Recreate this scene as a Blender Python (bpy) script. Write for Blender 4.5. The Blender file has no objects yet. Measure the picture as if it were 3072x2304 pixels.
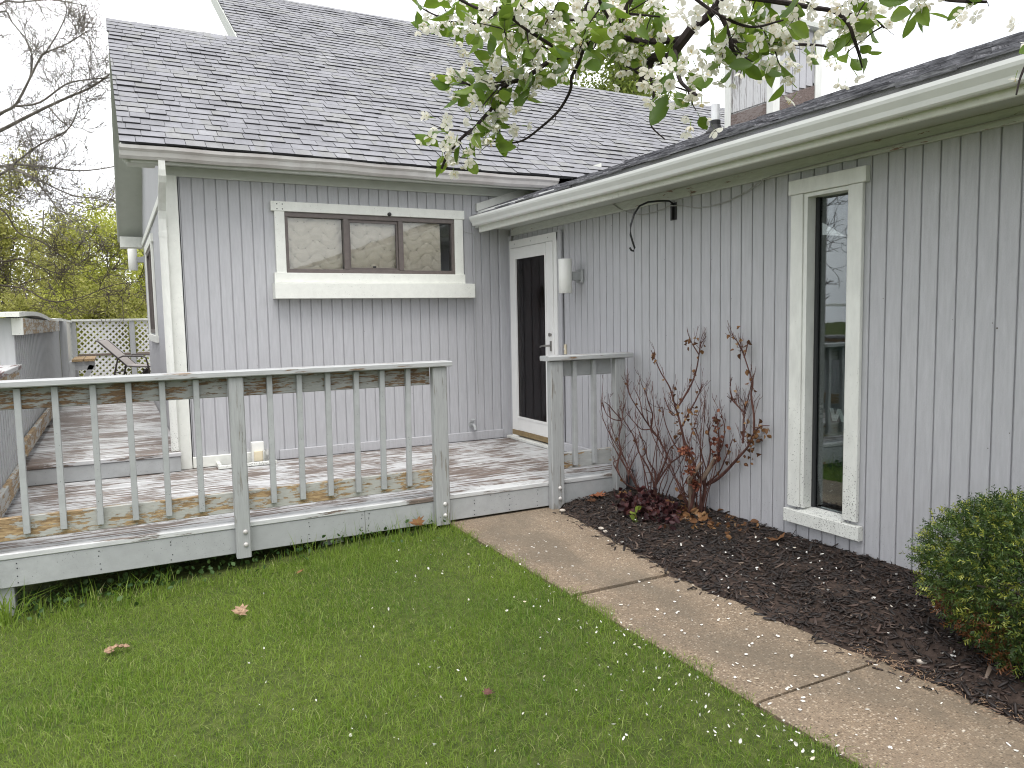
import bpy, math, random
import numpy as np
from mathutils import Vector, Matrix, Euler
rng = np.random.default_rng(7)
random.seed(7)
sc = bpy.context.scene
COL = sc.collection

# ------------------------------------------------------------------ camera
CAM_POS = Vector((-3.8721, -7.4369, 1.3087))
YAW, PITCH, ROLL, FPX = .4809, .0865, .0187, 2283.4
fwd = Vector((math.sin(YAW)*math.cos(PITCH), math.cos(YAW)*math.cos(PITCH), -math.sin(PITCH)))
r0 = Vector((math.cos(YAW), -math.sin(YAW), 0)); d0 = fwd.cross(r0)
rt = r0*math.cos(ROLL) + d0*math.sin(ROLL); dn = d0*math.cos(ROLL) - r0*math.sin(ROLL)
cam = bpy.data.cameras.new('camera'); camo = bpy.data.objects.new('camera', cam); COL.objects.link(camo)
cam.sensor_fit = 'HORIZONTAL'; cam.sensor_width = 36; cam.lens = FPX/3072*36
cam.clip_start = .05; cam.clip_end = 2000
camo.matrix_world = Matrix(((rt.x, -dn.x, -fwd.x, CAM_POS.x), (rt.y, -dn.y, -fwd.y, CAM_POS.y), (rt.z, -dn.z, -fwd.z, CAM_POS.z), (0, 0, 0, 1)))
sc.camera = camo

# ------------------------------------------------------------------ overcast sky, veiled sun, exposure
SUN_EL, SUN_AZ = math.radians(68), math.radians(200)      # azimuth clockwise from +Y
w = bpy.data.worlds.new('World'); sc.world = w; w.use_nodes = True
nt = w.node_tree; nt.nodes.clear()
sky = nt.nodes.new('ShaderNodeTexSky'); sky.sky_type = 'NISHITA'; sky.sun_disc = False
sky.sun_elevation = SUN_EL; sky.sun_rotation = SUN_AZ; sky.dust_density = 3.0
tc = nt.nodes.new('ShaderNodeTexCoord')
nz = nt.nodes.new('ShaderNodeTexNoise'); nz.inputs['Scale'].default_value = 1.7; nz.inputs['Detail'].default_value = 6
nt.links.new(tc.outputs['Generated'], nz.inputs['Vector'])
rp = nt.nodes.new('ShaderNodeValToRGB')
rp.color_ramp.elements[0].position = .36; rp.color_ramp.elements[0].color = (.52, .54, .585, 1)
rp.color_ramp.elements[1].position = .62; rp.color_ramp.elements[1].color = (1, 1, 1, 1)
nt.links.new(nz.outputs['Fac'], rp.inputs['Fac'])
sc_ = nt.nodes.new('ShaderNodeVectorMath'); sc_.operation = 'SCALE'; sc_.inputs['Scale'].default_value = 10.5
nt.links.new(rp.outputs['Color'], sc_.inputs[0])
mx = nt.nodes.new('ShaderNodeMix'); mx.data_type = 'RGBA'; mx.inputs[0].default_value = .93
nt.links.new(sky.outputs['Color'], mx.inputs[6]); nt.links.new(sc_.outputs[0], mx.inputs[7])
bg = nt.nodes.new('ShaderNodeBackground'); bg.inputs['Strength'].default_value = .1
nt.links.new(mx.outputs[2], bg.inputs['Color'])
wo = nt.nodes.new('ShaderNodeOutputWorld'); nt.links.new(bg.outputs[0], wo.inputs['Surface'])
sl = bpy.data.lights.new('sun', 'SUN'); sl.energy = 1.5; sl.angle = math.radians(40); sl.color = (1, .97, .93)
so = bpy.data.objects.new('sun', sl); COL.objects.link(so)
sd = Vector((math.sin(SUN_AZ)*math.cos(SUN_EL), math.cos(SUN_AZ)*math.cos(SUN_EL), math.sin(SUN_EL)))
so.rotation_euler = sd.to_track_quat('Z', 'Y').to_euler(); so.location = (-6, -12, 12)
sc.view_settings.view_transform = 'Standard'; sc.view_settings.look = 'None'
sc.view_settings.exposure = 1.08; sc.view_settings.gamma = 1; sc.view_settings.use_curve_mapping = False
sc.render.engine = 'CYCLES'; sc.cycles.max_bounces = 8; sc.cycles.transparent_max_bounces = 12
sc.cycles.use_denoising = True; sc.cycles.sample_clamp_indirect = 3; sc.cycles.filter_width = 1.1

# ------------------------------------------------------------------ material helpers
class N:
    def __init__(s, name):
        s.m = bpy.data.materials.new(name); s.m.use_nodes = True; s.t = s.m.node_tree; s.t.nodes.clear()
        s.out = s.t.nodes.new('ShaderNodeOutputMaterial'); s._pos = None
    def n(s, k): return s.t.nodes.new(k)
    def set(s, sock, v):
        if isinstance(v, bpy.types.NodeSocket): s.t.links.new(v, sock)
        elif isinstance(v, (tuple, list)):
            sock.default_value = tuple(v) + ((1,) if len(v) == 3 and len(sock.default_value) == 4 else ())
        else: sock.default_value = v
    def pos(s):
        if s._pos is None: s._pos = s.n('ShaderNodeNewGeometry').outputs['Position']
        return s._pos
    def obj(s): return s.n('ShaderNodeTexCoord').outputs['Object']
    def mul(s, v, k):
        q = s.n('ShaderNodeVectorMath'); q.operation = 'MULTIPLY'; s.set(q.inputs[0], v); q.inputs[1].default_value = k; return q.outputs[0]
    def noise(s, v, scale=5, det=3, rough=.5, stretch=None):
        if stretch: v = s.mul(v, stretch)
        q = s.n('ShaderNodeTexNoise'); s.set(q.inputs['Vector'], v); q.inputs['Scale'].default_value = scale
        q.inputs['Detail'].default_value = det; q.inputs['Roughness'].default_value = rough; return q.outputs['Fac']
    def vor(s, v, scale=5, out='Distance', feature='F1'):
        q = s.n('ShaderNodeTexVoronoi'); q.feature = feature; s.set(q.inputs['Vector'], v); q.inputs['Scale'].default_value = scale; return q.outputs[out]
    def math(s, op, a, b=0, clamp=False):
        q = s.n('ShaderNodeMath'); q.operation = op; q.use_clamp = clamp; s.set(q.inputs[0], a); s.set(q.inputs[1], b); return q.outputs[0]
    def step(s, f, lo, hi, a=0., b=1.):
        q = s.n('ShaderNodeMapRange'); s.set(q.inputs['Value'], f); s.set(q.inputs[1], lo); s.set(q.inputs[2], hi)
        q.inputs[3].default_value = a; q.inputs[4].default_value = b; return q.outputs[0]
    def ramp(s, f, stops, const=False):
        q = s.n('ShaderNodeValToRGB'); cr = q.color_ramp
        if const: cr.interpolation = 'CONSTANT'
        while len(cr.elements) < len(stops): cr.elements.new(.5)
        for e, (p, c) in zip(cr.elements, stops): e.position = p; e.color = (*c, 1)
        s.set(q.inputs['Fac'], f); return q.outputs['Color']
    def mix(s, f, a, b, mode='MIX'):
        q = s.n('ShaderNodeMix'); q.data_type = 'RGBA'; q.blend_type = mode
        s.set(q.inputs[0], f); s.set(q.inputs[6], a); s.set(q.inputs[7], b); return q.outputs[2]
    def bump(s, h, st=.3, dist=.01):
        q = s.n('ShaderNodeBump'); q.inputs['Strength'].default_value = st; q.inputs['Distance'].default_value = dist; s.set(q.inputs['Height'], h); return q.outputs[0]
    def rnd(s): return s.n('ShaderNodeObjectInfo').outputs['Random']
    def isl(s): return s.n('ShaderNodeNewGeometry').outputs['Random Per Island']
    def both(s): return s.math('FRACT', s.math('ADD', s.rnd(), s.isl()))
    def sep(s, v, k):
        q = s.n('ShaderNodeSeparateXYZ'); s.set(q.inputs[0], v); return q.outputs[k]
    def pbr(s, col, rough=.6, normal=None, spec=.5, metal=0., trans=0., transl=None):
        p = s.n('ShaderNodeBsdfPrincipled'); s.set(p.inputs['Base Color'], col); s.set(p.inputs['Roughness'], rough)
        p.inputs['Specular IOR Level'].default_value = spec; p.inputs['Metallic'].default_value = metal
        if normal is not None: s.set(p.inputs['Normal'], normal)
        o = p.outputs[0]
        if transl:
            t = s.n('ShaderNodeBsdfTranslucent'); s.set(t.inputs['Color'], transl[1]); m = s.n('ShaderNodeMixShader')
            m.inputs[0].default_value = transl[0]; s.t.links.new(o, m.inputs[1]); s.t.links.new(t.outputs[0], m.inputs[2]); o = m.outputs[0]
        s.t.links.new(o, s.out.inputs['Surface']); return s.m

M = {}
def paint(name, col, var=.06, stretch=(9, 9, .8), rough=.55, speck=0., grain=.25, zlow=None):
    a = N(name); p = a.pos()
    f = a.noise(p, 3, 5, .6, stretch); g = a.noise(p, 1.1, 3, .5)
    lo = tuple(c*(1-var*1.6) for c in col); hi = tuple(min(1, c*(1+var)) for c in col)
    c = a.mix(a.step(f, .3, .7), lo, hi); c = a.mix(a.step(g, .35, .7, 0, .5), c, tuple(v*(1-var*1.8) for v in col))
    if speck:
        sp = a.noise(p, 110, 2, .6); sm = a.noise(p, 2.5, 2, .5)
        th = a.step(sm, .25, .75, .80-speck*.13, .70-speck*.13)
        if zlow: th = a.math('ADD', th, a.step(a.sep(p, 2), zlow[0], zlow[1], 0, .2))
        k = a.step(a.math('SUBTRACT', sp, th), 0, .03)
        c = a.mix(a.math('MULTIPLY', k, .8), c, (.05, .045, .045))
    h = a.noise(p, 8, 6, .7, tuple(v*3 for v in stretch))
    M[name] = a.pbr(c, rough, a.bump(h, grain, .004)); return M[name]
paint('siding', (.458, .460, .480), .07, (16, 16, 1.6), .6, .55, .8, (.0, .8))
paint('white_trim', (.74, .75, .70), .05, (5, 5, 5), .5, .25, .3)
paint('worn_white', (.70, .71, .67), .07, (6, 6, 2), .5, 1.05, .5, (.1, 1.6))
paint('gutter_white', (.70, .71, .69), .03, (2, 2, 2), .35, .0, .05)
paint('soffit_paint', (.52, .54, .50), .04, (3, 3, 3), .6, .1, .1)
paint('grey_paint', (.37, .382, .385), .08, (4, 4, 4), .5, .35, .3)
paint('fence_paint', (.46, .47, .475), .07, (12, 12, 1), .6, .35, .3)
paint('lamp_white', (.78, .78, .74), .03, (3, 3, 3), .4, .1, .05)
paint('door_white', (.80, .80, .78), .03, (4, 4, 2), .35, .45, .1, (.1, .6))

def peel(name, paintc, wood, stretch, amount, rough=.5, patch=1.4, dark=(.05, .035, .03)):
    """old paint flaking off along the grain; amount = share of bare wood"""
    a = N(name); p = a.pos()
    f = a.noise(p, 6, 7, .72, stretch); g = a.noise(p, patch, 3, .55)
    z_ = .5+(.5-amount)*.34
    z_ = a.math('ADD', a.math('MULTIPLY', a.math('SUBTRACT', a.rnd(), .5), .09), z_) if name == 'deck_top' else z_
    th = a.math('ADD', z_, a.step(g, .3, .7, .09, -.09))
    k = a.step(a.math('SUBTRACT', f, th), -.012, .015)
    wf = a.noise(p, 9, 6, .7, tuple(v*1.6 for v in stretch))
    wc = a.ramp(wf, [(.28, dark), (.45, wood[0]), (.6, wood[1]), (.75, wood[2])])
    pc = a.mix(a.step(a.noise(p, 14, 4, .6, stretch), .35, .7), tuple(v*.82 for v in paintc), paintc)
    c = a.mix(k, pc, wc)
    h = a.math('ADD', a.math('MULTIPLY', a.math('SUBTRACT', 1, k), .6), a.math('MULTIPLY', wf, .7))
    M[name] = a.pbr(c, a.step(k, 0, 1, rough, rough+.12), a.bump(h, .6, .003)); return M[name]
mauve = ((.13, .085, .08), (.23, .15, .135), (.34, .24, .2))
gold = ((.25, .165, .085), (.41, .29, .155), (.53, .41, .25))
deckw = ((.115, .09, .076), (.195, .15, .125), (.30, .23, .17))
brown = ((.13, .08, .045), (.24, .14, .065), (.38, .23, .10))
peel('deck_top', (.53, .535, .54), deckw, (.45, 5.5, 5.5), .53, .38, 2.0, (.045, .034, .03))
peel('deck_edge', (.58, .59, .59), deckw, (.45, 6, 6), .30, .45)
peel('rail_weathered', (.33, .335, .32), brown, (1.2, 9, 9), .43, .55, 3.0, (.085, .055, .035))
peel('rail_yellow', (.43, .43, .40), gold, (1.2, 6, 6), .48, .5, 3.2, (.12, .08, .04))
peel('rail_yellow_side', (.47, .47, .44), gold, (5, .8, 5), .55, .5, 2.6, (.12, .08, .04))
peel('rail_grey_worn', (.43, .44, .43), gold, (.8, 4, 4), .25, .5, 3.0)
peel('top_rail_paint', (.42, .43, .43), brown, (.5, 7, 7), .16, .5, 2.0)
peel('post_paint', (.37, .38, .38), ((.2, .19, .17), (.28, .27, .25), (.33, .32, .3)), (9, 9, .5), .17, .5, 3)
peel('cap_worn', (.5, .5, .5), mauve, (5, .5, 5), .4, .5, 2)
peel('frieze_paint', (.55, .57, .53), ((.22, .14, .11), (.28, .18, .15), (.33, .24, .2)), (5, .8, 5), .17, .55, 1.2)
peel('bench_wood', (.4, .3, .2), gold, (5, 1, 5), .9, .6, 2)
peel('flash_board', (.22, .185, .17), ((.12, .09, .08), (.17, .13, .115), (.23, .18, .16)), (3, 3, 9), .6, .7, 2)
peel('worn_plank', (.62, .62, .62), ((.2, .18, .17), (.3, .28, .26), (.4, .38, .36)), (12, 12, .7), .42, .6, 2)

def simple(name, col, rough=.5, metal=0., spec=.5, nscale=0, var=.2, bump=0.):
    a = N(name)
    if nscale:
        f = a.noise(a.pos(), nscale, 4, .6); c = a.mix(a.step(f, .3, .7), tuple(v*(1-var) for v in col), tuple(min(1, v*(1+var)) for v in col))
        nn = a.bump(f, bump, .01) if bump else None
    else: c, nn = col, None
    M[name] = a.pbr(c, rough, nn, spec, metal); return M[name]
simple('bronze_frame', (.12, .1, .092), .45, 0, .5, 30, .15)
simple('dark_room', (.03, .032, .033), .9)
simple('room_teal', (.028, .055, .05), .8, 0, .3, 4, .5)
simple('inner_door', (.24, .13, .11), .4, 0, .5, 6, .35)
simple('sweep_brass', (.23, .165, .08), .5, 0, .5, 20, .2)
simple('nickel', (.3, .29, .27), .35, .9)
simple('black_iron', (.012, .012, .013), .45)
simple('cream_plastic', (.70, .62, .45), .45)
simple('wire_grey', (.33, .33, .32), .6)
simple('rubber_black', (.015, .015, .016), .6)
simple('pvc_white', (.75, .76, .76), .4, 0, .5, 12, .1)
simple('soil', (.045, .032, .026), .95, 0, .2, 25, .5, .6)
simple('chair_metal', (.045, .035, .032), .4)
simple('sling', (.33, .30, .285), .8, 0, .2, 60, .1)
simple('letter_white', (.80, .82, .81), .6)
simple('lattice_white', (.78, .78, .76), .55, 0, .4, 8, .06)
simple('lattice_brown', (.2, .15, .13), .7)
simple('stone', (.48, .43, .37), .8, 0, .3, 40, .3, .4)

a = N('gutter_aged'); p = a.pos()
f = a.noise(p, 1.3, 3, .6, (1, .5, .5)); g = a.noise(p, 9, 4, .6, (1.2, 1, 1))
c = a.mix(a.step(f, .35, .68), (.62, .62, .60), (.40, .365, .35)); c = a.mix(a.step(g, .5, .75, 0, .35), c, (.3, .28, .27))
M['gutter_aged'] = a.pbr(c, .38, None, .5, .15)

a = N('shingle'); p = a.pos(); r = a.math('ADD', a.math('MULTIPLY', a.both(), .55), a.math('MULTIPLY', a.step(a.noise(p, 2.2, 3, .6, (1.9, .6, .6)), .3, .7), .45))
base = a.ramp(r, [(0, (.13, .131, .142)), (.3, (.17, .171, .187)), (.55, (.215, .217, .238)), (.68, (.18, .182, .177)), (.78, (.215, .216, .215)), (.88, (.25, .252, .268)), (1, (.32, .322, .342))])
gr = a.noise(p, 260, 2, .7); big = a.noise(p, 2.4, 3, .6)
c = a.mix(a.step(gr, .35, .68, 0, .55), base, a.mix(.5, base, (.42, .42, .44))); c = a.mix(a.step(gr, .3, .4, .6, 0), c, (.03, .03, .035))
c = a.mix(a.step(big, .35, .7, 0, .3), c, (.1, .1, .11))
M['shingle'] = a.pbr(c, .62, a.bump(gr, .5, .003), .45)
simple('shingle_edge', (.035, .035, .038), .9, 0, .2)  # dark cut asphalt, also standing in for the shadow gap under each course
a = N('shingle_edge_sky_sheen'); f = a.noise(a.pos(), 14, 5, .75, (2.5, .35, 5)); g = a.noise(a.pos(), 60, 3, .6, (1, .4, 1))  # lower-roof edges: grazing sky reflection put into the colour as lighter streaks
M['shingle_edge_sky_sheen'] = a.pbr(a.mix(a.step(g, .4, .65, 0, .5), a.ramp(f, [(.36, (.03, .03, .033)), (.48, (.15, .15, .162)), (.62, (.30, .30, .32))]), (.05, .05, .055)), .8, None, .3)

# glass: thin pane, tinted clear with mirror reflection by angle
def glass(name, tint, extra=0.):
    a = N(name); tr = a.n('ShaderNodeBsdfTransparent'); tr.inputs[0].default_value = (*tint, 1)
    gl = a.n('ShaderNodeBsdfGlossy'); gl.inputs['Roughness'].default_value = .015; gl.inputs['Color'].default_value = (.95, .97, 1, 1)
    wv = a.noise(a.pos(), 3.0, 2, .5); a.set(gl.inputs['Normal'], a.bump(wv, .03, .02))
    fr = a.n('ShaderNodeFresnel'); fr.inputs['IOR'].default_value = 1.5; k = a.math('ADD', fr.outputs[0], extra, True)
    m = a.n('ShaderNodeMixShader'); a.set(m.inputs[0], k); a.t.links.new(tr.outputs[0], m.inputs[1]); a.t.links.new(gl.outputs[0], m.inputs[2])
    a.t.links.new(m.outputs[0], a.out.inputs['Surface']); M[name] = a.m
glass('glass', (.95, .96, .95), .01)
glass('glass_dark', (.70, .74, .73), .035)
glass('glass_screen', (.62, .56, .54), -.045)

# quilt with stitched ogee lines
a = N('quilt'); p = a.pos(); px = a.math('MULTIPLY', a.sep(p, 0), 22); pz = a.math('MULTIPLY', a.sep(p, 2), 26)
wob = a.math('MULTIPLY', a.math('SUBTRACT', a.noise(p, 5, 2, .5), .5), 2.2)
w1 = a.math('SINE', a.math('ADD', a.math('ADD', pz, wob), a.math('MULTIPLY', a.math('SINE', px), 1.35)))
w2 = a.math('SINE', a.math('ADD', a.math('MULTIPLY', pz, .5), a.math('MULTIPLY', a.math('SINE', a.math('ADD', px, 3.14)), 1.5)))
h = a.math('ADD', a.math('ABSOLUTE', w1), a.math('MULTIPLY', a.math('ABSOLUTE', w2), .7)); wr = a.noise(p, 14, 4, .6, (.6, 1, 2.5))
M['quilt'] = a.pbr(a.mix(a.step(h, 0, .25), (.50, .41, .33), (.86, .76, .65)), .75, a.bump(a.math('ADD', a.math('POWER', h, .5), a.math('MULTIPLY', wr, .5)), .8, .025), .3)

# ground materials
a = N('concrete'); p = a.pos()
pc = a.vor(p, 95, 'Color'); pd = a.vor(p, 95); f2 = a.noise(p, 160, 3, .6); big = a.noise(p, 2.2, 5, .6); stain = a.noise(p, .9, 4, .55)
peb = a.ramp(a.sep(pc, 0), [(0, (.06, .042, .03)), (.25, (.18, .128, .085)), (.55, (.285, .21, .14)), (.8, (.37, .29, .20)), (1, (.56, .48, .38))])
c = a.mix(a.step(pd, .25, .6), peb, (.225, .17, .118)); c = a.mix(a.step(f2, .52, .66, 0, .75), c, (.06, .045, .032))
c = a.mix(a.step(big, .42, .72, 0, .5), c, (.12, .098, .072)); c = a.mix(a.step(stain, .5, .7, 0, .3), c, (.28, .235, .18))
damp = a.noise(p, 1.3, 5, .65, (1.5, .6, 1)); c = a.mix(a.step(damp, .50, .64, 0, .6), c, (.11, .092, .068))
M['concrete'] = a.pbr(c, .72, a.bump(a.math('ADD', pd, f2), .45, .004), .4)
a = N('lawn_soil'); p = a.pos(); f = a.noise(p, 18, 5, .6); g = a.noise(p, .6, 3, .5)
M['lawn_soil'] = a.pbr(a.mix(a.step(f, .35, .65), (.045, .06, .018), (.085, .105, .03)), .95, a.bump(f, .6, .02), .1)
a = N('grass_blade'); r = a.isl(); big = a.noise(a.pos(), 1.6, 4, .6); q = a.noise(a.pos(), .55, 2, .5)
c = a.ramp(r, [(0, (.055, .125, .014)), (.3, (.12, .225, .023)), (.65, (.205, .325, .042)), (.9, (.33, .42, .10)), (1, (.54, .51, .28))])
c = a.mix(a.step(big, .40, .66, 0, .6), c, (.26, .36, .06)); c = a.mix(a.step(q, .55, .68, 0, .4), c, (.08, .18, .04))
M['grass_blade'] = a.pbr(c, .45, None, .35, 0, 0, (.5, a.mix(.25, c, (.36, .44, .05))))
a = N('mulch_chip'); r = a.isl()
c = a.ramp(r, [(0, (.012, .009, .008)), (.55, (.018, .0115, .0095)), (.85, (.036, .022, .017)), (.96, (.08, .05, .038)), (1, (.16, .12, .09))])
M['mulch_chip'] = a.pbr(c, .6, None, .5)
a = N('petal'); r = a.isl(); c = a.ramp(r, [(0, (.82, .80, .74)), (.8, (.86, .85, .82)), (1, (.7, .6, .45))])
M['petal'] = a.pbr(c, .6, None, .3, 0, 0, (.3, (.85, .84, .8)))
a = N('blossom_petal'); r = a.rnd(); h = a.noise(a.pos(), 60, 3, .6)
c = a.mix(a.step(h, .3, .75), (.87, .86, .80), (.83, .81, .71)); c = a.mix(a.step(r, .85, 1, 0, .45), c, (.74, .58, .42))
M['blossom_petal'] = a.pbr(c, .55, None, .25, 0, 0, (.42, (.90, .86, .78)))
simple('stamen', (.62, .50, .18), .6)
a = N('crab_leaf'); r = a.rnd(); v = a.noise(a.pos(), 30, 3, .5)
c = a.ramp(r, [(0, (.06, .125, .018)), (.5, (.115, .205, .025)), (1, (.22, .32, .045))]); c = a.mix(a.step(v, .4, .7, 0, .3), c, (.05, .09, .02))
M['crab_leaf'] = a.pbr(c, .42, None, .45, 0, 0, (.45, a.mix(.35, c, (.34, .46, .05))))
def bark(name, c0, c1, sc_=12):
    a = N(name); f = a.noise(a.pos(), sc_, 5, .65, (1, 1, .4)); M[name] = a.pbr(a.mix(a.step(f, .3, .7), c0, c1), .85, a.bump(f, .5, .01), .2)
bark('crab_bark', (.018, .014, .016), (.055, .042, .04), 40)
bark('grey_bark', (.09, .08, .07), (.21, .19, .165))
bark('dark_bark', (.05, .04, .033), (.12, .10, .08))
bark('rose_bark', (.05, .022, .02), (.15, .075, .06), 30)
bark('rose_stump', (.16, .115, .085), (.30, .23, .18), 30)
def leafmat(name, stops, tr=.4, rough=.55):
    a = N(name); r = a.both(); c = a.ramp(r, stops); M[name] = a.pbr(c, rough, None, .3, 0, 0, (tr, c))
leafmat('spring_leaf', [(0, (.27, .30, .045)), (.5, (.42, .45, .08)), (1, (.58, .58, .16))], .5)
leafmat('olive_leaf', [(0, (.20, .21, .05)), (.5, (.33, .335, .085)), (1, (.47, .455, .15))], .5)
leafmat('maple_leaf', [(0, (.12, .17, .03)), (.5, (.2, .26, .05)), (1, (.34, .38, .10))], .5)
leafmat('dead_leaf', [(0, (.09, .04, .02)), (.4, (.18, .085, .035)), (.8, (.30, .16, .07)), (1, (.42, .28, .15))], .25)
leafmat('dead_leaf_dark', [(0, (.10, .03, .02)), (.6, (.19, .06, .035)), (1, (.3, .12, .06))], .2)
leafmat('red_leaf', [(0, (.022, .009, .011)), (.5, (.043, .015, .017)), (.9, (.08, .026, .026)), (1, (.13, .05, .04))], .15, .45)
leafmat('seedling_leaf', [(0, (.16, .22, .04)), (1, (.28, .34, .06))], .4)
leafmat('weed_leaf', [(0, (.03, .07, .02)), (1, (.08, .14, .035))], .3)
a = N('yew_needle'); at = a.n('ShaderNodeAttribute'); at.attribute_name = 'tone'; r = a.isl()
c = a.ramp(at.outputs['Fac'], [(0, (.026, .05, .015)), (.4, (.058, .102, .022)), (.62, (.12, .17, .03)), (.82, (.33, .34, .06)), (.9, (.12, .05, .02)), (1, (.20, .08, .03))])
M['yew_needle'] = a.pbr(c, .4, None, .4, 0, 0, (.15, c))
simple('litter', (.30, .2, .13), .8, 0, .2, 60, .5, .6)

# ------------------------------------------------------------------ mesh helpers
def np_mesh(name, V, F):
    V = np.asarray(V, np.float32).reshape(-1, 3); F = np.asarray(F, np.int32); k = F.shape[1]
    me = bpy.data.meshes.new(name); me.vertices.add(len(V)); me.vertices.foreach_set('co', V.ravel())
    me.loops.add(F.size); me.loops.foreach_set('vertex_index', F.ravel())
    me.polygons.add(len(F)); me.polygons.foreach_set('loop_start', np.arange(0, F.size, k, dtype=np.int32))
    me.polygons.foreach_set('loop_total', np.full(len(F), k, np.int32)); me.update(calc_edges=True); me.validate(); return me
def link(name, data, mat=None, parent=None, loc=None, rot=None):
    o = bpy.data.objects.new(name, data); COL.objects.link(o)
    if mat is not None and data is not None: 
        data.materials.clear(); data.materials.append(M[mat] if isinstance(mat, str) else mat)
    if parent is not None: o.parent = parent
    if loc is not None: o.location = loc
    if rot is not None: o.rotation_euler = rot
    return o
def smooth(o):
    o.data.polygons.foreach_set('use_smooth', np.ones(len(o.data.polygons), bool)); return o
def tag(o, label=None, cat=None, group=None, kind=None):
    if label: o['label'] = label
    if cat: o['category'] = cat
    if group: o['group'] = group
    if kind: o['kind'] = kind
    return o
def thing(name, label, cat, loc=(0, 0, 0), group=None):
    return tag(link(name, None, None, None, loc), label, cat, group)
class MB:
    def __init__(s): s.v = []; s.f = []
    def add(s, vs, fs):
        b = len(s.v); s.v += [tuple(v) for v in vs]; s.f += [tuple(i+b for i in f) for f in fs]; return s
    def box(s, x0, x1, y0, y1, z0, z1, bev=0.):
        if x0 > x1: x0, x1 = x1, x0
        if y0 > y1: y0, y1 = y1, y0
        if z0 > z1: z0, z1 = z1, z0
        if not bev:
            return s.add([(x0,y0,z0),(x1,y0,z0),(x1,y1,z0),(x0,y1,z0),(x0,y0,z1),(x1,y0,z1),(x1,y1,z1),(x0,y1,z1)],
                         [(0,3,2,1),(4,5,6,7),(0,1,5,4),(1,2,6,5),(2,3,7,6),(3,0,4,7)])
        # chamfered along the longest axis
        d = (x1-x0, y1-y0, z1-z0); ax = d.index(max(d)); b = min(bev, min(d)*.45)
        lo = (x0, y0, z0); hi = (x1, y1, z1); u, w_ = [(1,2),(2,0),(0,1)][ax]
        ring = [(lo[u]+b, lo[w_]), (hi[u]-b, lo[w_]), (hi[u], lo[w_]+b), (hi[u], hi[w_]-b), (hi[u]-b, hi[w_]), (lo[u]+b, hi[w_]), (lo[u], hi[w_]-b), (lo[u], lo[w_]+b)]
        vs = []
        for e in (lo[ax], hi[ax]):
            for (p, q) in ring:
                c = [0, 0, 0]; c[ax] = e; c[u] = p; c[w_] = q; vs.append(c)
        fs = [tuple(range(7, -1, -1)), tuple(range(8, 16))] + [(i, (i+1) % 8, 8+(i+1) % 8, 8+i) for i in range(8)]
        return s.add(vs, fs)
    def prism(s, poly, axis, a, b):
        """poly: 2-D outline, extruded along axis from a to b"""
        n = len(poly); vs = []
        for e in (a, b):
            for (p, q) in poly: vs.append({'x': (e, p, q), 'y': (p, e, q), 'z': (p, q, e)}[axis])
        return s.add(vs, [tuple(range(n-1, -1, -1)), tuple(range(n, 2*n))] + [(i, (i+1) % n, n+(i+1) % n, n+i) for i in range(n)])
    def tube(s, pts, r, n=6, cap=True):
        pts = np.asarray(pts, float); m = len(pts); r = np.broadcast_to(np.asarray(r, float), (m,))
        T = np.gradient(pts, axis=0); T /= np.linalg.norm(T, axis=1)[:, None]+1e-9
        ref = np.array([0, 0, 1.]) if abs(T[:, 2]).mean() < .8 else np.array([1., 0, 0])
        U = np.cross(T, ref); U /= np.linalg.norm(U, axis=1)[:, None]+1e-9; W = np.cross(T, U)
        an = np.arange(n)*2*math.pi/n
        V = pts[:, None, :] + r[:, None, None]*(np.cos(an)[None, :, None]*U[:, None, :] + np.sin(an)[None, :, None]*W[:, None, :])
        fs = [(i*n+j, i*n+(j+1) % n, (i+1)*n+(j+1) % n, (i+1)*n+j) for i in range(m-1) for j in range(n)]
        if cap: fs += [tuple(range(n-1, -1, -1)), tuple((m-1)*n+j for j in range(n))]
        return s.add(V.reshape(-1, 3), fs)
    def lathe(s, prof, c, n=20, axis='z'):
        vs = []
        for (r, h) in prof:
            for j in range(n):
                t = 2*math.pi*j/n; a_, b_ = r*math.cos(t), r*math.sin(t)
                vs.append({'z': (c[0]+a_, c[1]+b_, c[2]+h), 'x': (c[0]+h, c[1]+a_, c[2]+b_), 'y': (c[0]+a_, c[1]+h, c[2]+b_)}[axis])
        m = len(prof)
        return s.add(vs, [(i*n+j, i*n+(j+1) % n, (i+1)*n+(j+1) % n, (i+1)*n+j) for i in range(m-1) for j in range(n)] + [tuple(range(n-1, -1, -1)), tuple((m-1)*n+j for j in range(n))])
    def build(s, name, mat, parent=None, label=None):
        me = bpy.data.meshes.new(name); me.from_pydata(s.v, [], s.f); me.update()
        o = link(name, me, mat, parent)
        if label: o['label'] = label
        return o
def box(name, mat, parent, *a, bev=.004): return MB().box(*a, bev=bev).build(name, mat, parent)

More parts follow.
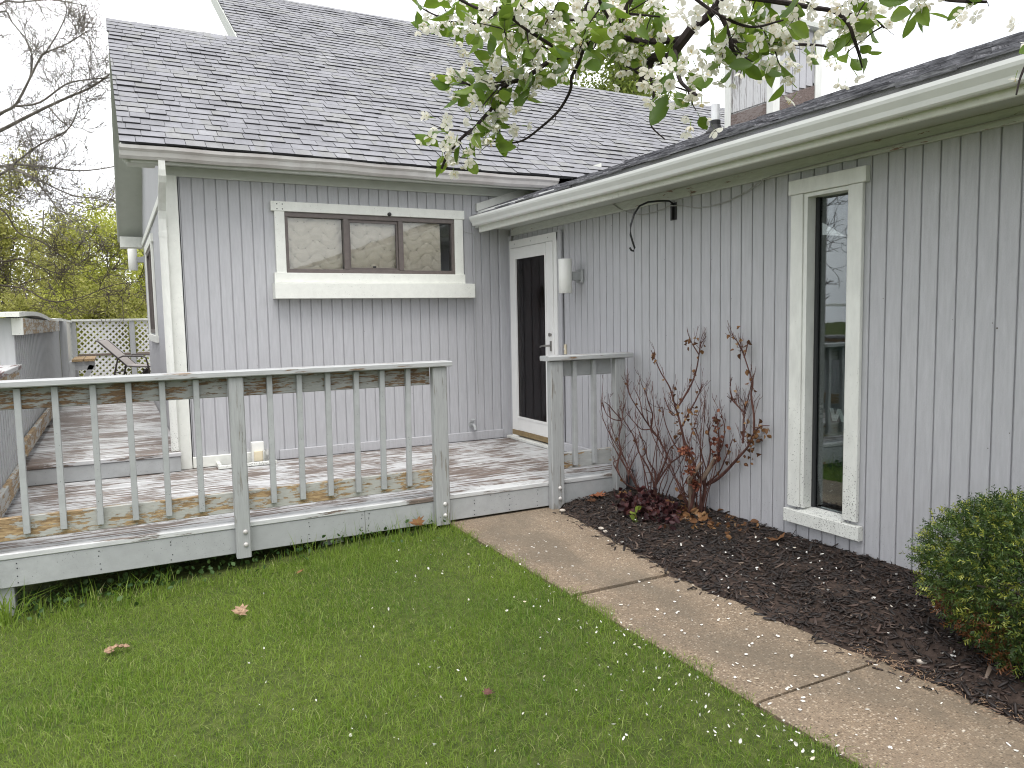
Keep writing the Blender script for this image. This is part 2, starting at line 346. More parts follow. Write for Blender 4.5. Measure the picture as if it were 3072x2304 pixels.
# ================================================================== ground, path, bed
def gz(x, y):
    x = np.asarray(x, float); y = np.asarray(y, float)
    g = -.228 + .056*np.clip(x+1.7, -6, 0) + .1*np.clip(x+7.7, -18, 0)
    g = g - .09*np.clip(y-4, 0, 16) - .04*np.clip(-2-y, 0, 0)
    g = g - .07*(x > -1.73)
    return g + .012*np.sin(x*2.3+1)*np.sin(y*1.9) * (x < -1.75)
xs = np.unique(np.concatenate([np.linspace(-300, -12, 14), np.linspace(-12, 8, 81), np.linspace(8, 300, 14)]))
ys = np.unique(np.concatenate([np.linspace(-120, -10, 9), np.linspace(-10, 12, 89), np.linspace(12, 400, 18)]))
X, Y = np.meshgrid(xs, ys); V = np.stack([X, Y, gz(X, Y)], -1).reshape(-1, 3)
nx, ny = len(xs), len(ys); ii = np.arange(nx*ny).reshape(ny, nx)
F = np.stack([ii[:-1, :-1], ii[:-1, 1:], ii[1:, 1:], ii[1:, :-1]], -1).reshape(-1, 4)
tag(smooth(link('ground', np_mesh('ground', V, F), 'lawn_soil')), 'green lawn ground sloping gently away to the left', 'ground', kind='structure')

walk = thing('walkway', 'exposed aggregate concrete path of slabs leading to the deck', 'path'); walk['kind'] = 'structure'
for (y0, y1, j) in ((-2.2, -3.958, .006), (-3.985, -5.310, 0), (-5.329, -6.75, .003), (-6.764, -8.2, 0), (-8.214, -9.6, .002)):
    b = MB().box(-1.70, -.79, y1, y0, -.34, -.222+j, bev=.012); o = b.build('slab', 'concrete', walk)
# low mulch bed between path and house wall
bxs = np.linspace(-1.12, .02, 16); bys = np.linspace(-8.5, -2.28, 70); X, Y = np.meshgrid(bxs, bys)
EY = [-9, -5.9, -5.3, -4.9, -4.3, -3.92, -3.5, -3.06, -2.34, -2.0]; EX = [-.97, -.97, -.955, -.985, -1.005, -1.02, -.95, -.9, -.785, -.76]
edge = np.interp(Y, EY, EX) - .008*np.sin(Y*7.1) - .010*np.sin(Y*17)
t = np.clip((X-edge)/.22, -1, 1); Z = np.where(t > 0, -.214 + .045*np.clip(t, 0, 1) + .03*np.clip((X+.5)/.5, 0, 1), -.214+.08*t) + .010*np.sin(X*13+Y*5)*np.sin(Y*9.)*(t > 0)
ii = np.arange(X.size).reshape(X.shape); F = np.stack([ii[:-1, :-1], ii[:-1, 1:], ii[1:, 1:], ii[1:, :-1]], -1).reshape(-1, 4)
def bed_z(x, y):
    e = float(np.interp(y, EY, EX)) - .008*math.sin(y*7.1) - .010*math.sin(y*17); t = min(1, max(-1, (x-e)/.22))
    return (-.214+.045*max(0, t)+.03*min(1, max(0, (x+.5)/.5))) if t > 0 else -.214+.08*t, x-e
tag(smooth(link('garden_bed', np_mesh('garden_bed', np.stack([X, Y, Z], -1), F), 'soil')), 'dark mulched planting bed along the grey wall', 'garden bed', kind='structure')

# ================================================================== house
house = thing('house', 'grey wooden house with grooved siding, white trim and shingle roofs', 'house')
G = .1016; GAP = .0085
# --- wall with window (faces -Y, plane y=0) : backing + planks
W1X0, W1TOP = -3.335, 2.66
wx0, wx1, wz0, wz1 = -2.40, -.615, 1.755, 2.37
b = MB(); b.box(W1X0, wx0, .011, .11, -.35, W1TOP); b.box(wx1, 1.6, .011, .11, -.35, W1TOP+.05); b.box(wx0, wx1, .011, .11, -.35, wz0); b.box(wx0, wx1, .011, .11, wz1, W1TOP)
wallf = b.build('wall', 'siding', house)
def plank_mesh(h, wdt=G-GAP, axis='x'):
    me_b = MB(); c = .003; t = .011; hw = wdt/2
    prof = [(-hw, t+.002), (-hw, c), (-hw+c, 0), (hw-c, 0), (hw, c), (hw, t+.002)]
    if axis == 'x': me_b.prism(prof, 'z', 0, h)
    else: me_b.prism([(q, -p) for p, q in prof], 'z', 0, h)
    me = bpy.data.meshes.new('plank'); me.from_pydata(me_b.v, [], me_b.f); me.update(); me.materials.append(M['siding']); return me
_pm = {}
def plank(parent, axis, at, z0, z1, wdt=G-GAP):
    k = (axis, round(z1-z0, 3), round(wdt, 3))
    if k not in _pm: _pm[k] = plank_mesh(z1-z0, wdt, axis)
    o = bpy.data.objects.new('plank', _pm[k]); COL.objects.link(o); o.parent = parent
    o.location = (at, 0, z0) if axis == 'x' else (0, at, z0)
x = -3.2798 - G/2
while x < -.02:
    if x-G/2 < wx1 and x+G/2 > wx0: plank(wallf, 'x', x, .0, wz0-.0); plank(wallf, 'x', x, wz1, 2.64)
    elif x > -3.34: plank(wallf, 'x', x, .0, 2.64)
    x += G
# --- wall with door (faces -X, plane x=0)
dy0, dy1, dz1 = -.10, -1.06, 2.12; ty0, ty1, tz0, tz1 = -4.03, -4.35, .05, 2.05
b = MB()
b.box(.011, .11, dy0, .01, -.35, 2.42); b.box(.011, .11, dy1, dy0, dz1, 2.42); b.box(.011, .11, dy1, dy0, -.35, .0); b.box(.011, .11, ty0, dy1, -.35, 2.42)
b.box(.011, .11, ty1, ty0, -.35, tz0); b.box(.011, .11, ty1, ty0, tz1, 2.42); b.box(.011, .11, -9.2, ty1, -.35, 2.42)
walls = b.build('wall', 'siding', house)
y = -2.6565 + G/2 + 26*G
ZB = -.146
while y > -7.6:
    if y < -.02:
        z0 = .0 if y > -2.2 else ZB
        if y-G/2 < dy0 and y+G/2 > dy1: plank(walls, 'y', y, dz1, 2.3)
        elif y-G/2 < ty0 and y+G/2 > ty1: plank(walls, 'y', y, ZB, tz0); plank(walls, 'y', y, tz1, 2.3)
        else: plank(walls, 'y', y, z0, 2.3)
    y -= G
box('sill_trim', 'siding', walls, -.012, .02, -7.6, -2.3, -.21, ZB-.002)
# --- gable side wall (faces -X at x=-3.38), grooved, with gable
SX = -3.38; b = MB()
wy0, wy1, wzz0, wzz1 = 2.85, 4.45, 1.2, 2.3
def roofz(y): return 2.80+.64*(y+.36) if y < 2.85 else 2.80+.64*(2.85+.36)-.64*(y-2.85)
for k in range(56):
    a0 = .002+k*G; a1 = a0+G-GAP
    if a1 > 5.7: break
    zt = min(roofz(a0), roofz(a1))-.12
    if a1 > wy0 and a0 < wy1: b.box(SX, SX+.02, a0, a1, .0, wzz0); b.box(SX, SX+.02, a0, a1, wzz1, zt)
    else: b.box(SX, SX+.02, a0, a1, .0, zt)
b.box(SX+.012, SX+.1, .0, wy0, -.35, 2.6); b.box(SX+.012, SX+.1, wy1, 5.7, -.35, 2.6); b.box(SX+.012, SX+.1, wy0, wy1, -.35, wzz0); b.box(SX+.012, SX+.1, wy0, wy1, wzz1, 2.6)
b.prism([(0, 2.6), (5.7, 2.6), (2.85, 4.72)], 'x', SX+.012, SX+.1)
wallg = b.build('wall', 'siding', house)
b = MB(); b.box(SX+.1, 9, 5.6, 5.7, -.6, 2.8); b.build('wall', 'siding', house)
b = MB(); b.box(8.9, 9, -9.2, 5.6, -.6, 2.6); b.box(.11, 8.9, -9.2, -9.1, -.6, 2.42); b.build('wall', 'siding', house)
# interior floor so that the rooms read dark
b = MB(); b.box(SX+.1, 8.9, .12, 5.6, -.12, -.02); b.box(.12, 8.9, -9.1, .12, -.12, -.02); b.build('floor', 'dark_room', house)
# --- trim on the window wall
box('corner_board', 'white_trim', house, -3.395, -3.297, -.032, -.002, .0, 2.61)
box('corner_board', 'white_trim', house, -3.41, -3.382, -.03, .09, .0, 2.60)
box('corner_board', 'siding', house, -.125, -.002, -.022, -.002, .0, 2.3)
box('corner_board', 'siding', house, -.024, -.004, -.095, -.024, .0, 2.19)
box('kick_board', 'white_trim', house, -3.29, -2.60, -.036, -.002, .0, .10)
box('kick_board', 'siding', house, -2.52, -.127, -.030, -.002, .0, .093)
box('kick_board', 'siding', house, -.028, -.002, -2.22, -1.1, .0, .085)
box('frieze_board', 'soffit_paint', house, -3.40, 1.0, -.030, -.002, 2.606, 2.69)
MB().box(-3.70, 1.0, -.28, -.001, 2.69, 2.71).build('soffit', 'soffit_paint', house)
box('fascia_board', 'soffit_paint', house, -3.66, .42, -.285, -.258, 2.655, 2.80)
box('fascia_board', 'flash_board', house, .42, .95, -.285, -.258, 2.69, 2.80)
# trim board following the lower roof up the wall
b = MB(); q = [(-.39, 2.44), (1.2, 2.985), (1.2, 3.06), (-.39, 2.52)]
b.prism([(p, z) for p, z in q], 'y', -.034, -.004); b.build('flashing_trim', 'white_trim', house)
# --- trim on the door wall
box('frieze_board', 'frieze_paint', house, -.030, -.002, -9, -.12, 2.185, 2.262)
MB().box(-.41, -.001, -9.2, -.02, 2.262, 2.28).build('soffit', 'soffit_paint', house)
box('fascia_board', 'white_trim', house, -.425, -.398, -2.62, -.15, 2.205, 2.40)
box('fascia_board', 'white_trim', house, -.424, -.398, -9.2, -2.624, 2.207, 2.39)
# --- gable overhang at the side: soffit, barge boards, boxed cornice end, band
RX = -3.725
for (ya, yb) in ((-.265, 2.85), (2.85, 6.06)):
    za, zb_ = roofz(ya), roofz(yb)
    b = MB(); b.prism([(ya, za-.19), (yb, zb_-.19), (yb, zb_-.17), (ya, za-.17)], 'x', RX+.03, SX+.02); b.build('soffit', 'soffit_paint', house)
    b = MB(); b.prism([(ya, za-.20), (yb, zb_-.20), (yb, zb_-.005), (ya, za-.005)], 'x', RX+.002, RX+.03); b.build('barge_board', 'soffit_paint', house)
MB().box(RX+.03, SX, 5.75, 6.06, 2.50, 2.66).build('cornice_end', 'white_trim', house)
MB().box(RX+.04, SX-.09, -.25, -.06, 2.655, 2.70).build('cornice_end', 'soffit_paint', house)
box('band_board', 'white_trim', house, SX-.022, SX-.001, .1, 5.7, 2.50, 2.58)

# --- roofs
TH = math.atan(.64); CT, ST = math.cos(TH), math.sin(TH)
def slab_y(ya, yb, x0, x1, th=.14):
    b = MB(); b.prism([(ya, roof1(ya)-th), (yb, roof1(yb)-th), (yb, roof1(yb)), (ya, roof1(ya))], 'x', x0, x1); return b
def roof1(y): return 2.80+.64*(y+.36)
b = slab_y(-.285, 2.85, RX+.005, 9.0)
b.prism([(2.85, roof1(2.85)-.14), (6.06, 2.80-.14), (6.06, 2.80), (2.85, roof1(2.85))], 'x', RX+.005, 9.0)
UX0, UX1 = -2.262, 2.0
b.prism([(2.80, roof1(2.80)-.1), (5.12, roof1(5.12)-.16), (5.12, roof1(5.12)), (2.80, roof1(2.80)-.001)], 'x', UX0+.005, UX1)
b.prism([(2.9, 4.6), (4.95, 3.4), (4.95, 6.0), (2.9, 4.7)], 'x', UX0+.7, UX1-.7)
roof = b.build('roof', 'shingle', house)
for xx in (UX0-.025, UX1):
    bb = MB(); bb.prism([(2.66, roof1(2.66)-.05), (2.95, roof1(2.95)-.20), (5.12, roof1(5.12)-.20), (5.12, roof1(5.12)-.003), (2.66, roof1(2.66)-.003)], 'x', xx, xx+.028); bb.build('barge_board', 'soffit_paint', house)
def roof2(x): return 2.40+.345*(x+.425)
R2X = 3.8; b = MB()
b.prism([(-.46, roof2(-.46)-.03), (R2X, roof2(R2X)-.16), (R2X, roof2(R2X)), (-.46, roof2(-.46))], 'y', -9.4, .0)
vy = lambda x: (roof2(x)-2.80)/.64-.36
b.add([(-.2+.93, -.001, roof2(.73)), (R2X, -.001, roof2(R2X)), (R2X, vy(R2X)+.05, roof2(R2X)), (.73, -.36, roof2(.73))], [(0, 1, 2, 3)])
b.prism([(R2X, roof2(R2X)-.16), (8.6, roof2(R2X)-1.9), (8.6, roof2(R2X)-1.75), (R2X, roof2(R2X)-.001)], 'y', -9.4, vy(R2X))
rooflow = b.build('roof', 'shingle', house)

def tab_verts(x0, x1, L, t, t2=.0015):
    return [(x0, 0, -.003), (x1, 0, -.003), (x1, L, -.003), (x0, L, -.003), (x0, .001, t), (x1, .001, t), (x1, L, t2), (x0, L, t2)]
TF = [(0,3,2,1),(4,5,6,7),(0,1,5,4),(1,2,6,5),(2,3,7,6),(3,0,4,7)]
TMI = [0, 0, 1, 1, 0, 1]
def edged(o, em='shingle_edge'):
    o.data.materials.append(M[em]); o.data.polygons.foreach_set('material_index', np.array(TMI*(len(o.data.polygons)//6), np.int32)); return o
tabs = []
EXP = .1425; srng = np.random.default_rng(3)
nrow = 0; s = 0.
while True:
    ys_ = -.38+s*CT
    if ys_ > 5.08: break
    x0r, x1r = (RX-.012, 9.0) if ys_ < 2.80 else (UX0-.012, UX1+.02)
    x = x0r - srng.uniform(0, .2)
    while x < x1r:
        wd = float(srng.choice([.14, .16, .17, .19, .22])); xa, xb = max(x, x0r), min(x+wd, x1r)
        x += wd
        if xb-xa < .02: continue
        xm = (xa+xb)/2; ym = ys_+EXP*.5*CT
        if xm > .3 and roof2(xm) > roof1(ym)+.03 and xm < R2X: continue
        tabs.append((xa, xb-.0045, ys_, float(srng.choice([.010, .012, .016])), .0035*math.sin(xm*1.7+nrow*.6)+.0025*math.sin(xm*5.3-nrow)+srng.uniform(-.0015, .0015)))
    nrow += 1; s += EXP
d2 = [(t[0]+t[1])/2 for t in tabs]
dist = np.array([math.hypot((t[0]+t[1])/2-CAM_POS.x, t[2]-CAM_POS.y) for t in tabs])
for i, t in enumerate(tabs):     # prefer full-width tabs the camera sees large
    dist[i] -= 3.0*(t[1]-t[0])
order = np.argsort(dist); near = set(order[:300].tolist())
_sm = {}; big = MB()
for i, (xa, xb, ys_, t, dz) in enumerate(tabs):
    lx = ((xa+xb)/2, ys_, roof1(ys_)+.004+dz); wd = xb-xa
    if i in near:
        k = (round(wd, 3), t)
        if k not in _sm:
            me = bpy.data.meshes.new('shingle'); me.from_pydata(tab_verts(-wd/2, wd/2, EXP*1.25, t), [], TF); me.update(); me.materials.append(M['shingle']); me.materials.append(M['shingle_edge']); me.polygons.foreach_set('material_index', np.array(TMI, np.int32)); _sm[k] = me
        o = bpy.data.objects.new('shingle', _sm[k]); COL.objects.link(o); o.parent = roof; o.location = lx; o.rotation_euler = (TH, 0, 0)
    else:
        vs = [(lx[0]+vx, lx[1]+vy_*CT-vz*ST, lx[2]+vy_*ST+vz*CT) for vx, vy_, vz in tab_verts(-wd/2, wd/2, EXP*1.25, t)]
        big.add(vs, TF)
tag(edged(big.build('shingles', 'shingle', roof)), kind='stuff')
# lower roof rows
big = MB(); th2 = math.atan(.345); c2, s2 = math.cos(th2), math.sin(th2); s = 0.; k = 0
while True:
    xr = -.485+s*c2+srng.uniform(-.006, .006)
    if xr > R2X-.05: break
    y = -9.3-srng.uniform(0, .2)
    while y < 2.5:
        wd = float(srng.choice([.12, .18, .24, .3])); ya, yb = y, y+wd-.002; y += wd
        ym = (ya+yb)/2
        if ym > -.36 and roof1(ym) > roof2(xr)+.02: continue
        if ym > vy(R2X): continue
        t = float(srng.choice([.008, .012, .02])); z = roof2(xr)+.004+.008*math.sin(ym*1.3+k*.5)+srng.uniform(-.006, .008)
        vs = [(xr+L*c2-vz*s2, ya if a_ == 0 else yb, z+L*s2+vz*c2) for (a_, L, vz) in [(0,0,-.003),(1,0,-.003),(1,EXP*1.25,-.003),(0,EXP*1.25,-.003),(0,.001,t),(1,.001,t),(1,EXP*1.25,.0015),(0,EXP*1.25,.0015)]]
        big.add(vs, TF)
    s += EXP; k += 1
tag(edged(big.build('shingles', 'shingle', rooflow), 'shingle_edge_sky_sheen'), kind='stuff')
# ridge caps
for (x0, x1) in ((RX-.01, UX0), (UX1+.03, 8.9)):
    x = x0
    while x < x1-.05:
        xe = min(x+.262, x1); zz = roof1(2.85); b = MB()
        for q0, q1 in ((0, .0), ):
            pr = [(2.70, zz-.096+.012), (2.85, zz+.014), (3.0, zz-.096+.012), (3.0, zz-.096), (2.85, zz+.002), (2.70, zz-.096)]
            n_ = 6; vs = [(x, p, z+.004) for p, z in pr]+[(xe+.02, p, z-.003) for p, z in pr]
            b.add(vs, [tuple(range(5, -1, -1)), tuple(range(6, 12))]+[(i, (i+1) % 6, 6+(i+1) % 6, 6+i) for i in range(6)])
        b.build('ridge_cap', 'shingle', roof); x = xe
b = MB(); y = -9.3
while y < vy(R2X)-.1:
    pr = [(R2X-.15, roof2(R2X)-.04), (R2X, roof2(R2X)+.018), (R2X+.15, roof2(R2X)-.05), (R2X+.15, roof2(R2X)-.07), (R2X, roof2(R2X)), (R2X-.15, roof2(R2X)-.06)]
    vs = [(p, y, z) for p, z in pr]+[(p, y+.27, z+.008) for p, z in pr]
    b.add(vs, [tuple(range(5, -1, -1)), tuple(range(6, 12))]+[(i, (i+1) % 6, 6+(i+1) % 6, 6+i) for i in range(6)]); y += .25
tag(b.build('ridge_caps', 'shingle', rooflow), kind='stuff')
b = MB(); y = UX0
while y < UX1:
    zz = roof1(5.12); b.prism([(4.98, zz-.075), (5.12, zz+.02), (5.26, zz-.075), (5.26, zz-.095), (5.12, zz), (4.98, zz-.095)], 'x', y, y+.255); y += .26
tag(b.build('ridge_caps', 'shingle', roof), kind='stuff')

# --- gutters
def gutter(name, mat, prof, pts, axis, endcaps=True):
    """prof: closed outline in (out, up) ; pts: (along, d_out, d_up)"""
    n = len(prof); vs = []; fs = []
    for (t, do, du) in pts:
        for (o_, u) in prof:
            vs.append((t, o_+do, u+du) if axis == 'x' else (o_+do, t, u+du))
    m = len(pts)
    for i in range(m-1):
        for j in range(n): fs.append((i*n+j, i*n+(j+1) % n, (i+1)*n+(j+1) % n, (i+1)*n+j))
    if endcaps: fs += [tuple(range(n)), tuple((m-1)*n+j for j in range(n))]
    return MB().add(vs, fs).build(name, mat, house)
pr = [(-.288, 2.775), (-.288, 2.68), (-.325, 2.676), (-.345, 2.70), (-.352, 2.735), (-.372, 2.755), (-.374, 2.782), (-.366, 2.782), (-.362, 2.768), (-.342, 2.742), (-.335, 2.708), (-.318, 2.686), (-.296, 2.688), (-.296, 2.775)]
gp = [(x, .003*math.sin(x*2.7), .008*math.sin((x+3.7)*1.5)-.005*(x < -2.2)*(1+math.cos((x+2.9)*3))+.002*math.sin(x*9)) for x in np.linspace(-3.735, .42, 60)]
smg = gutter('gutter', 'gutter_aged', pr, gp, 'x')
for xe in (-3.739, .424): MB().prism(pr[:7], 'x', xe-.003, xe+.003).build('gutter_end', 'gutter_aged', house)
pr2 = [(-.427, 2.395), (-.427, 2.245), (-.490, 2.238), (-.500, 2.246), (-.508, 2.270), (-.530, 2.300), (-.535, 2.316), (-.535, 2.335), (-.520, 2.335), (-.520, 2.318), (-.495, 2.275), (-.486, 2.252), (-.435, 2.258), (-.435, 2.395)]
gp2 = [(y, 0, .028*max(0, 1+(y+.15)/3.2)**1.2+.002*math.sin(y*3)) for y in np.linspace(-.15, -9.3, 40)]
gutter('gutter', 'gutter_white', pr2, gp2, 'y')
# downspout: outlet, elbow back to the corner, pipe, foot
def dspout(path, hw=.030, hd=.036):
    b = MB(); vs = []; m = len(path)
    for (x, y, z, s_) in path:
        for (p, q) in ((-hw, -hd), (-hw*.3, -hd*.8), (hw*.3, -hd*.8), (hw, -hd), (hw, hd), (-hw, hd)):
            vs.append((x+p*s_, y+q*s_*(.8 if abs(y+.33) > .02 else 1), z))
    n = 6; fs = [(i*n+j, i*n+(j+1) % n, (i+1)*n+(j+1) % n, (i+1)*n+j) for i in range(m-1) for j in range(n)]+[tuple(range(n)), tuple((m-1)*n+j for j in range(n))]
    return b.add(vs, fs)
ds = dspout([(-3.43, -.315, 2.674, .85), (-3.43, -.315, 2.60, .88), (-3.43, -.31, 2.55, 1.0), (-3.43, -.28, 2.50, 1), (-3.432, -.2, 2.42, 1.03), (-3.433, -.13, 2.35, 1), (-3.434, -.085, 2.29, 1.04), (-3.435, -.068, 2.22, 1.0), (-3.436, -.066, 2.12, 1), (-3.436, -.066, 2.115, 1.1), (-3.436, -.066, 2.07, 1.1), (-3.436, -.066, 2.065, 1), (-3.438, -.066, .215, 1), (-3.438, -.066, .18, 1)]).build('downspout', 'worn_white', house)

# --- three-light window
win = thing('window', None, None); win.parent = house
def bx_(name, mat, par, *a, bev=.003): return box(name, mat, par, *a, bev=bev)
bx_('trim_board', 'white_trim', win, -2.505, -.54, -.040, -.002, 2.346, 2.436)
bx_('trim_board', 'white_trim', win, -2.475, -2.383, -.032, -.002, 1.775, 2.345)
bx_('trim_board', 'white_trim', win, -.650, -.555, -.032, -.002, 1.775, 2.345)
bx_('sill', 'white_trim', win, -2.50, -.553, -.060, -.002, 1.678, 1.773)
bx_('apron', 'white_trim', win, -2.515, -.475, -.130, -.001, 1.528, 1.674)
fr = MB(); F0, F1 = -.018, .07
for a_ in ((-2.383, -.650, F0, F1, 2.30, 2.345), (-2.383, -.650, F0, F1, 1.775, 1.812), (-2.383, -2.352, F0+.001, F1, 1.812, 2.30), (-.678, -.650, F0+.001, F1, 1.812, 2.30)): fr.box(*a_, bev=.003)
fr.build('frame', 'bronze_frame', win)
for (xa, xb) in ((-1.822, -1.772), (-1.262, -1.212)): bx_('mullion', 'bronze_frame', win, xa, xb, F0-.004, F1, 1.812, 2.30)
sash = MB()
for a_ in ((-1.770, -1.264, .0, .03, 2.272, 2.299), (-1.770, -1.264, .0, .03, 1.813, 1.832), (-1.770, -1.752, .0, .03, 1.832, 2.272), (-1.282, -1.264, .0, .03, 1.832, 2.272)): sash.box(*a_)
sash.build('sash', 'bronze_frame', win)
for (xa, xb, yy) in ((-2.352, -1.822, .022), (-1.752, -1.282, .012), (-1.212, -.678, .022)):
    MB().box(xa, xb, yy, yy+.004, 1.812, 2.30).build('pane', 'glass', win)
bx_('latch', 'black_iron', win, -1.53, -1.50, -.004, .011, 1.833, 1.85)
qv = []; qf = []; nxq, nzq = 60, 16
for j in range(nzq+1):
    for i in range(nxq+1):
        x = -2.40+i*(1.62/nxq); z = 1.74+j*(.62/nzq)
        qv.append((x, .062+.008*math.sin(x*17+z*3)+.006*math.sin(x*41+z*9)*(z-1.7), z))
for j in range(nzq):
    for i in range(nxq): k = j*(nxq+1)+i; qf.append((k, k+1, k+nxq+2, k+nxq+1))
o = MB().add(qv, qf).build('quilted_curtain', 'quilt'); smooth(o)
tag(o, 'beige quilted fabric hung behind the three-light window', 'curtain')
MB().lathe([(.0, -.03), (.014, -.028), (.019, -.016), (.019, .0)], (-1.36, -.040, 2.362), 14, 'y').build('round_knob', 'black_iron', win)
wn = MB()
for (px_, pz_) in ((-2.45, 2.41), (-2.40, 2.41), (-2.45, 2.365), (-2.40, 2.365)): wn.lathe([(.006, -.0005), (.006, .0)], (px_, -.0405, pz_), 8, 'y')
wn.build('nail_hole', 'black_iron', win)

# --- tall narrow window
tw = thing('window', None, None); tw.parent = house
bx_('trim_board', 'worn_white', tw, -.038, -.002, -4.475, -3.915, 2.045, 2.135)
bx_('trim_board', 'worn_white', tw, -.030, -.002, -4.022, -3.928, .062, 2.043)
bx_('trim_board', 'worn_white', tw, -.030, -.002, -4.448, -4.356, .062, 2.043)
bx_('sill', 'worn_white', tw, -.045, -.002, -4.478, -3.912, -.046, .040)
MB().prism([(-.040, .041), (.06, .062), (.06, .03), (-.040, .03)], 'y', -4.354, -4.024).build('sill_slope', 'worn_white', tw)
fr = MB(); fr.box(-.02, .10, -4.052, -4.024, .062, 2.043); fr.box(-.02, .10, -4.354, -4.345, .062, 2.043); fr.box(-.02, .10, -4.345, -4.052, 2.02, 2.043)
fr.build('jamb', 'worn_white', tw)
fr = MB(); fr.box(.05, .085, -4.075, -4.053, .065, 2.019); fr.box(.05, .085, -4.344, -4.336, .065, 2.019); fr.build('glazing_bead', 'dark_room', tw)  # near-black bead colour stands in for the shadow strip beside the glass
MB().box(.064, .068, -4.336, -4.075, .065, 2.019).build('pane', 'glass_dark', tw)
# things behind the tall glass
sg = thing('window_sign', 'dark green sign with white letters leaning inside tall window', 'sign', (0, 0, 0))
MB().box(.135, .145, -4.75, -4.01, .1, 1.12).build('board', 'room_teal', sg)
W = [(0, 1), (.19, 1), (.28, .42), (.40, 1), (.57, 1), (.69, .42), (.78, 1), (.97, 1), (.82, 0), (.60, 0), (.485, .55), (.37, 0), (.15, 0)]
MB().prism([(-4.165-.150*u, .633+.080*v) for u, v in W], 'x', .0695, .0705).build('letter', 'letter_white', sg)
E_ = [(0, 0), (.8, 0), (.8, .2), (.28, .2), (.28, .4), (.7, .4), (.7, .6), (.28, .6), (.28, .8), (.8, .8), (.8, 1), (0, 1)]
MB().prism([(-4.022-.055*u, .633+.082*v) for u, v in E_], 'x', .128, .134).build('letter', 'wire_grey', sg)
cb = thing('cabinet', 'dark shelf unit seen dimly through the tall window', 'cabinet', (0, 0, 0))
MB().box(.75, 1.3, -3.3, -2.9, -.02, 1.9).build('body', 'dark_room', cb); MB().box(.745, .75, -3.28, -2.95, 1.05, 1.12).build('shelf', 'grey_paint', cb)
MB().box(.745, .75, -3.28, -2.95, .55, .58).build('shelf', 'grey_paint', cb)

# --- side window on gable wall
sw = thing('window', None, None); sw.parent = house
for a_ in ((SX-.03, SX-.001, 2.72, 4.58, wzz1, wzz1+.1), (SX-.03, SX-.001, 2.75, 2.85, wzz0-.02, wzz1-.002), (SX-.03, SX-.001, wy1, 4.55, wzz0-.02, wzz1-.002), (SX-.04, SX-.001, 2.70, 4.6, wzz0-.11, wzz0-.022)):
    bx_('trim_board', 'white_trim', sw, *a_)
fr = MB(); fr.box(SX-.015, SX+.06, wy0, wy0+.05, wzz0, wzz1); fr.box(SX-.015, SX+.06, wy1-.05, wy1, wzz0, wzz1); fr.box(SX-.015, SX+.06, wy0+.05, wy1-.05, wzz0, wzz0+.05); fr.box(SX-.015, SX+.06, wy0+.05, wy1-.05, wzz1-.05, wzz1); fr.box(SX-.015, SX+.06, 3.62, 3.67, wzz0+.05, wzz1-.05)
fr.build('frame', 'bronze_frame', sw)
MB().box(SX+.02, SX+.024, wy0+.05, wy1-.05, wzz0+.05, wzz1-.05).build('pane', 'glass_dark', sw)

# --- storm door
door = thing('door', None, None); door.parent = house
fr = MB(); fr.box(-.034, .0, -.100, -.080, .02, 2.125); fr.box(-.034, .0, -1.06, -1.0, .02, 2.125); fr.box(-.036, .0, -1.06, -.08, 2.05, 2.13)
fr.build('frame', 'door_white', door)
bx_('casing', 'siding', door, -.026, -.002, -1.125, -1.062, .0, 2.14)
df = MB(); X0, X1 = -.046, -.010
for a_ in ((X0, X1, -.222, -.102, .02, 2.045), (X0, X1, -.998, -.872, .02, 2.045), (X0, X1, -.872, -.222, 1.945, 2.045), (X0, X1, -.872, -.222, .10, .235)): df.box(*a_, bev=.003)
df.build('leaf', 'door_white', door)
gb = MB()
for a_ in ((X0-.006, X0+.01, -.240, -.216, .232, 1.95), (X0-.006, X0+.01, -.878, -.854, .232, 1.95), (X0-.006, X0+.01, -.854, -.240, 1.926, 1.95), (X0-.006, X0+.01, -.854, -.240, .232, .252)): gb.box(*a_)
gb.build('glazing_bead', 'door_white', door)
MB().box(-.03, -.027, -.860, -.232, .24, 1.94).build('pane', 'glass_screen', door)
MB().box(.045, .085, -1.0, -.10, .02, 2.1).build('inner_door', 'inner_door', door)
bx_('sweep', 'sweep_brass', door, X0-.004, X1, -.995, -.103, .045, .099)
bx_('threshold', 'worn_white', door, -.10, .04, -1.06, -.06, .002, .03)
lk = MB(); lk.lathe([(.019, 0), (.019, .008), (.012, .014), (.012, .022)], (X0-.022, -.955, 1.138), 16, 'x'); lk.build('deadbolt', 'nickel', door)
hp = MB(); hp.box(X0-.008, X0, -.972, -.938, .975, 1.075, bev=.008); hp.tube([(X0-.008, -.955, 1.03), (X0-.05, -.955, 1.03), (X0-.06, -.93, 1.03), (X0-.06, -.85, 1.022), (X0-.055, -.83, 1.012)], [.010, .010, .010, .008, .006], 8)
hp.build('handle', 'nickel', door)
dn_ = MB()
for z in (2.09, ): 
    for y in (-.2, -.55, -.9): dn_.lathe([(.006, 0), (.006, .002)], (-.0385, y, z), 8, 'x')
dn_.build('screw', 'wire_grey', door)

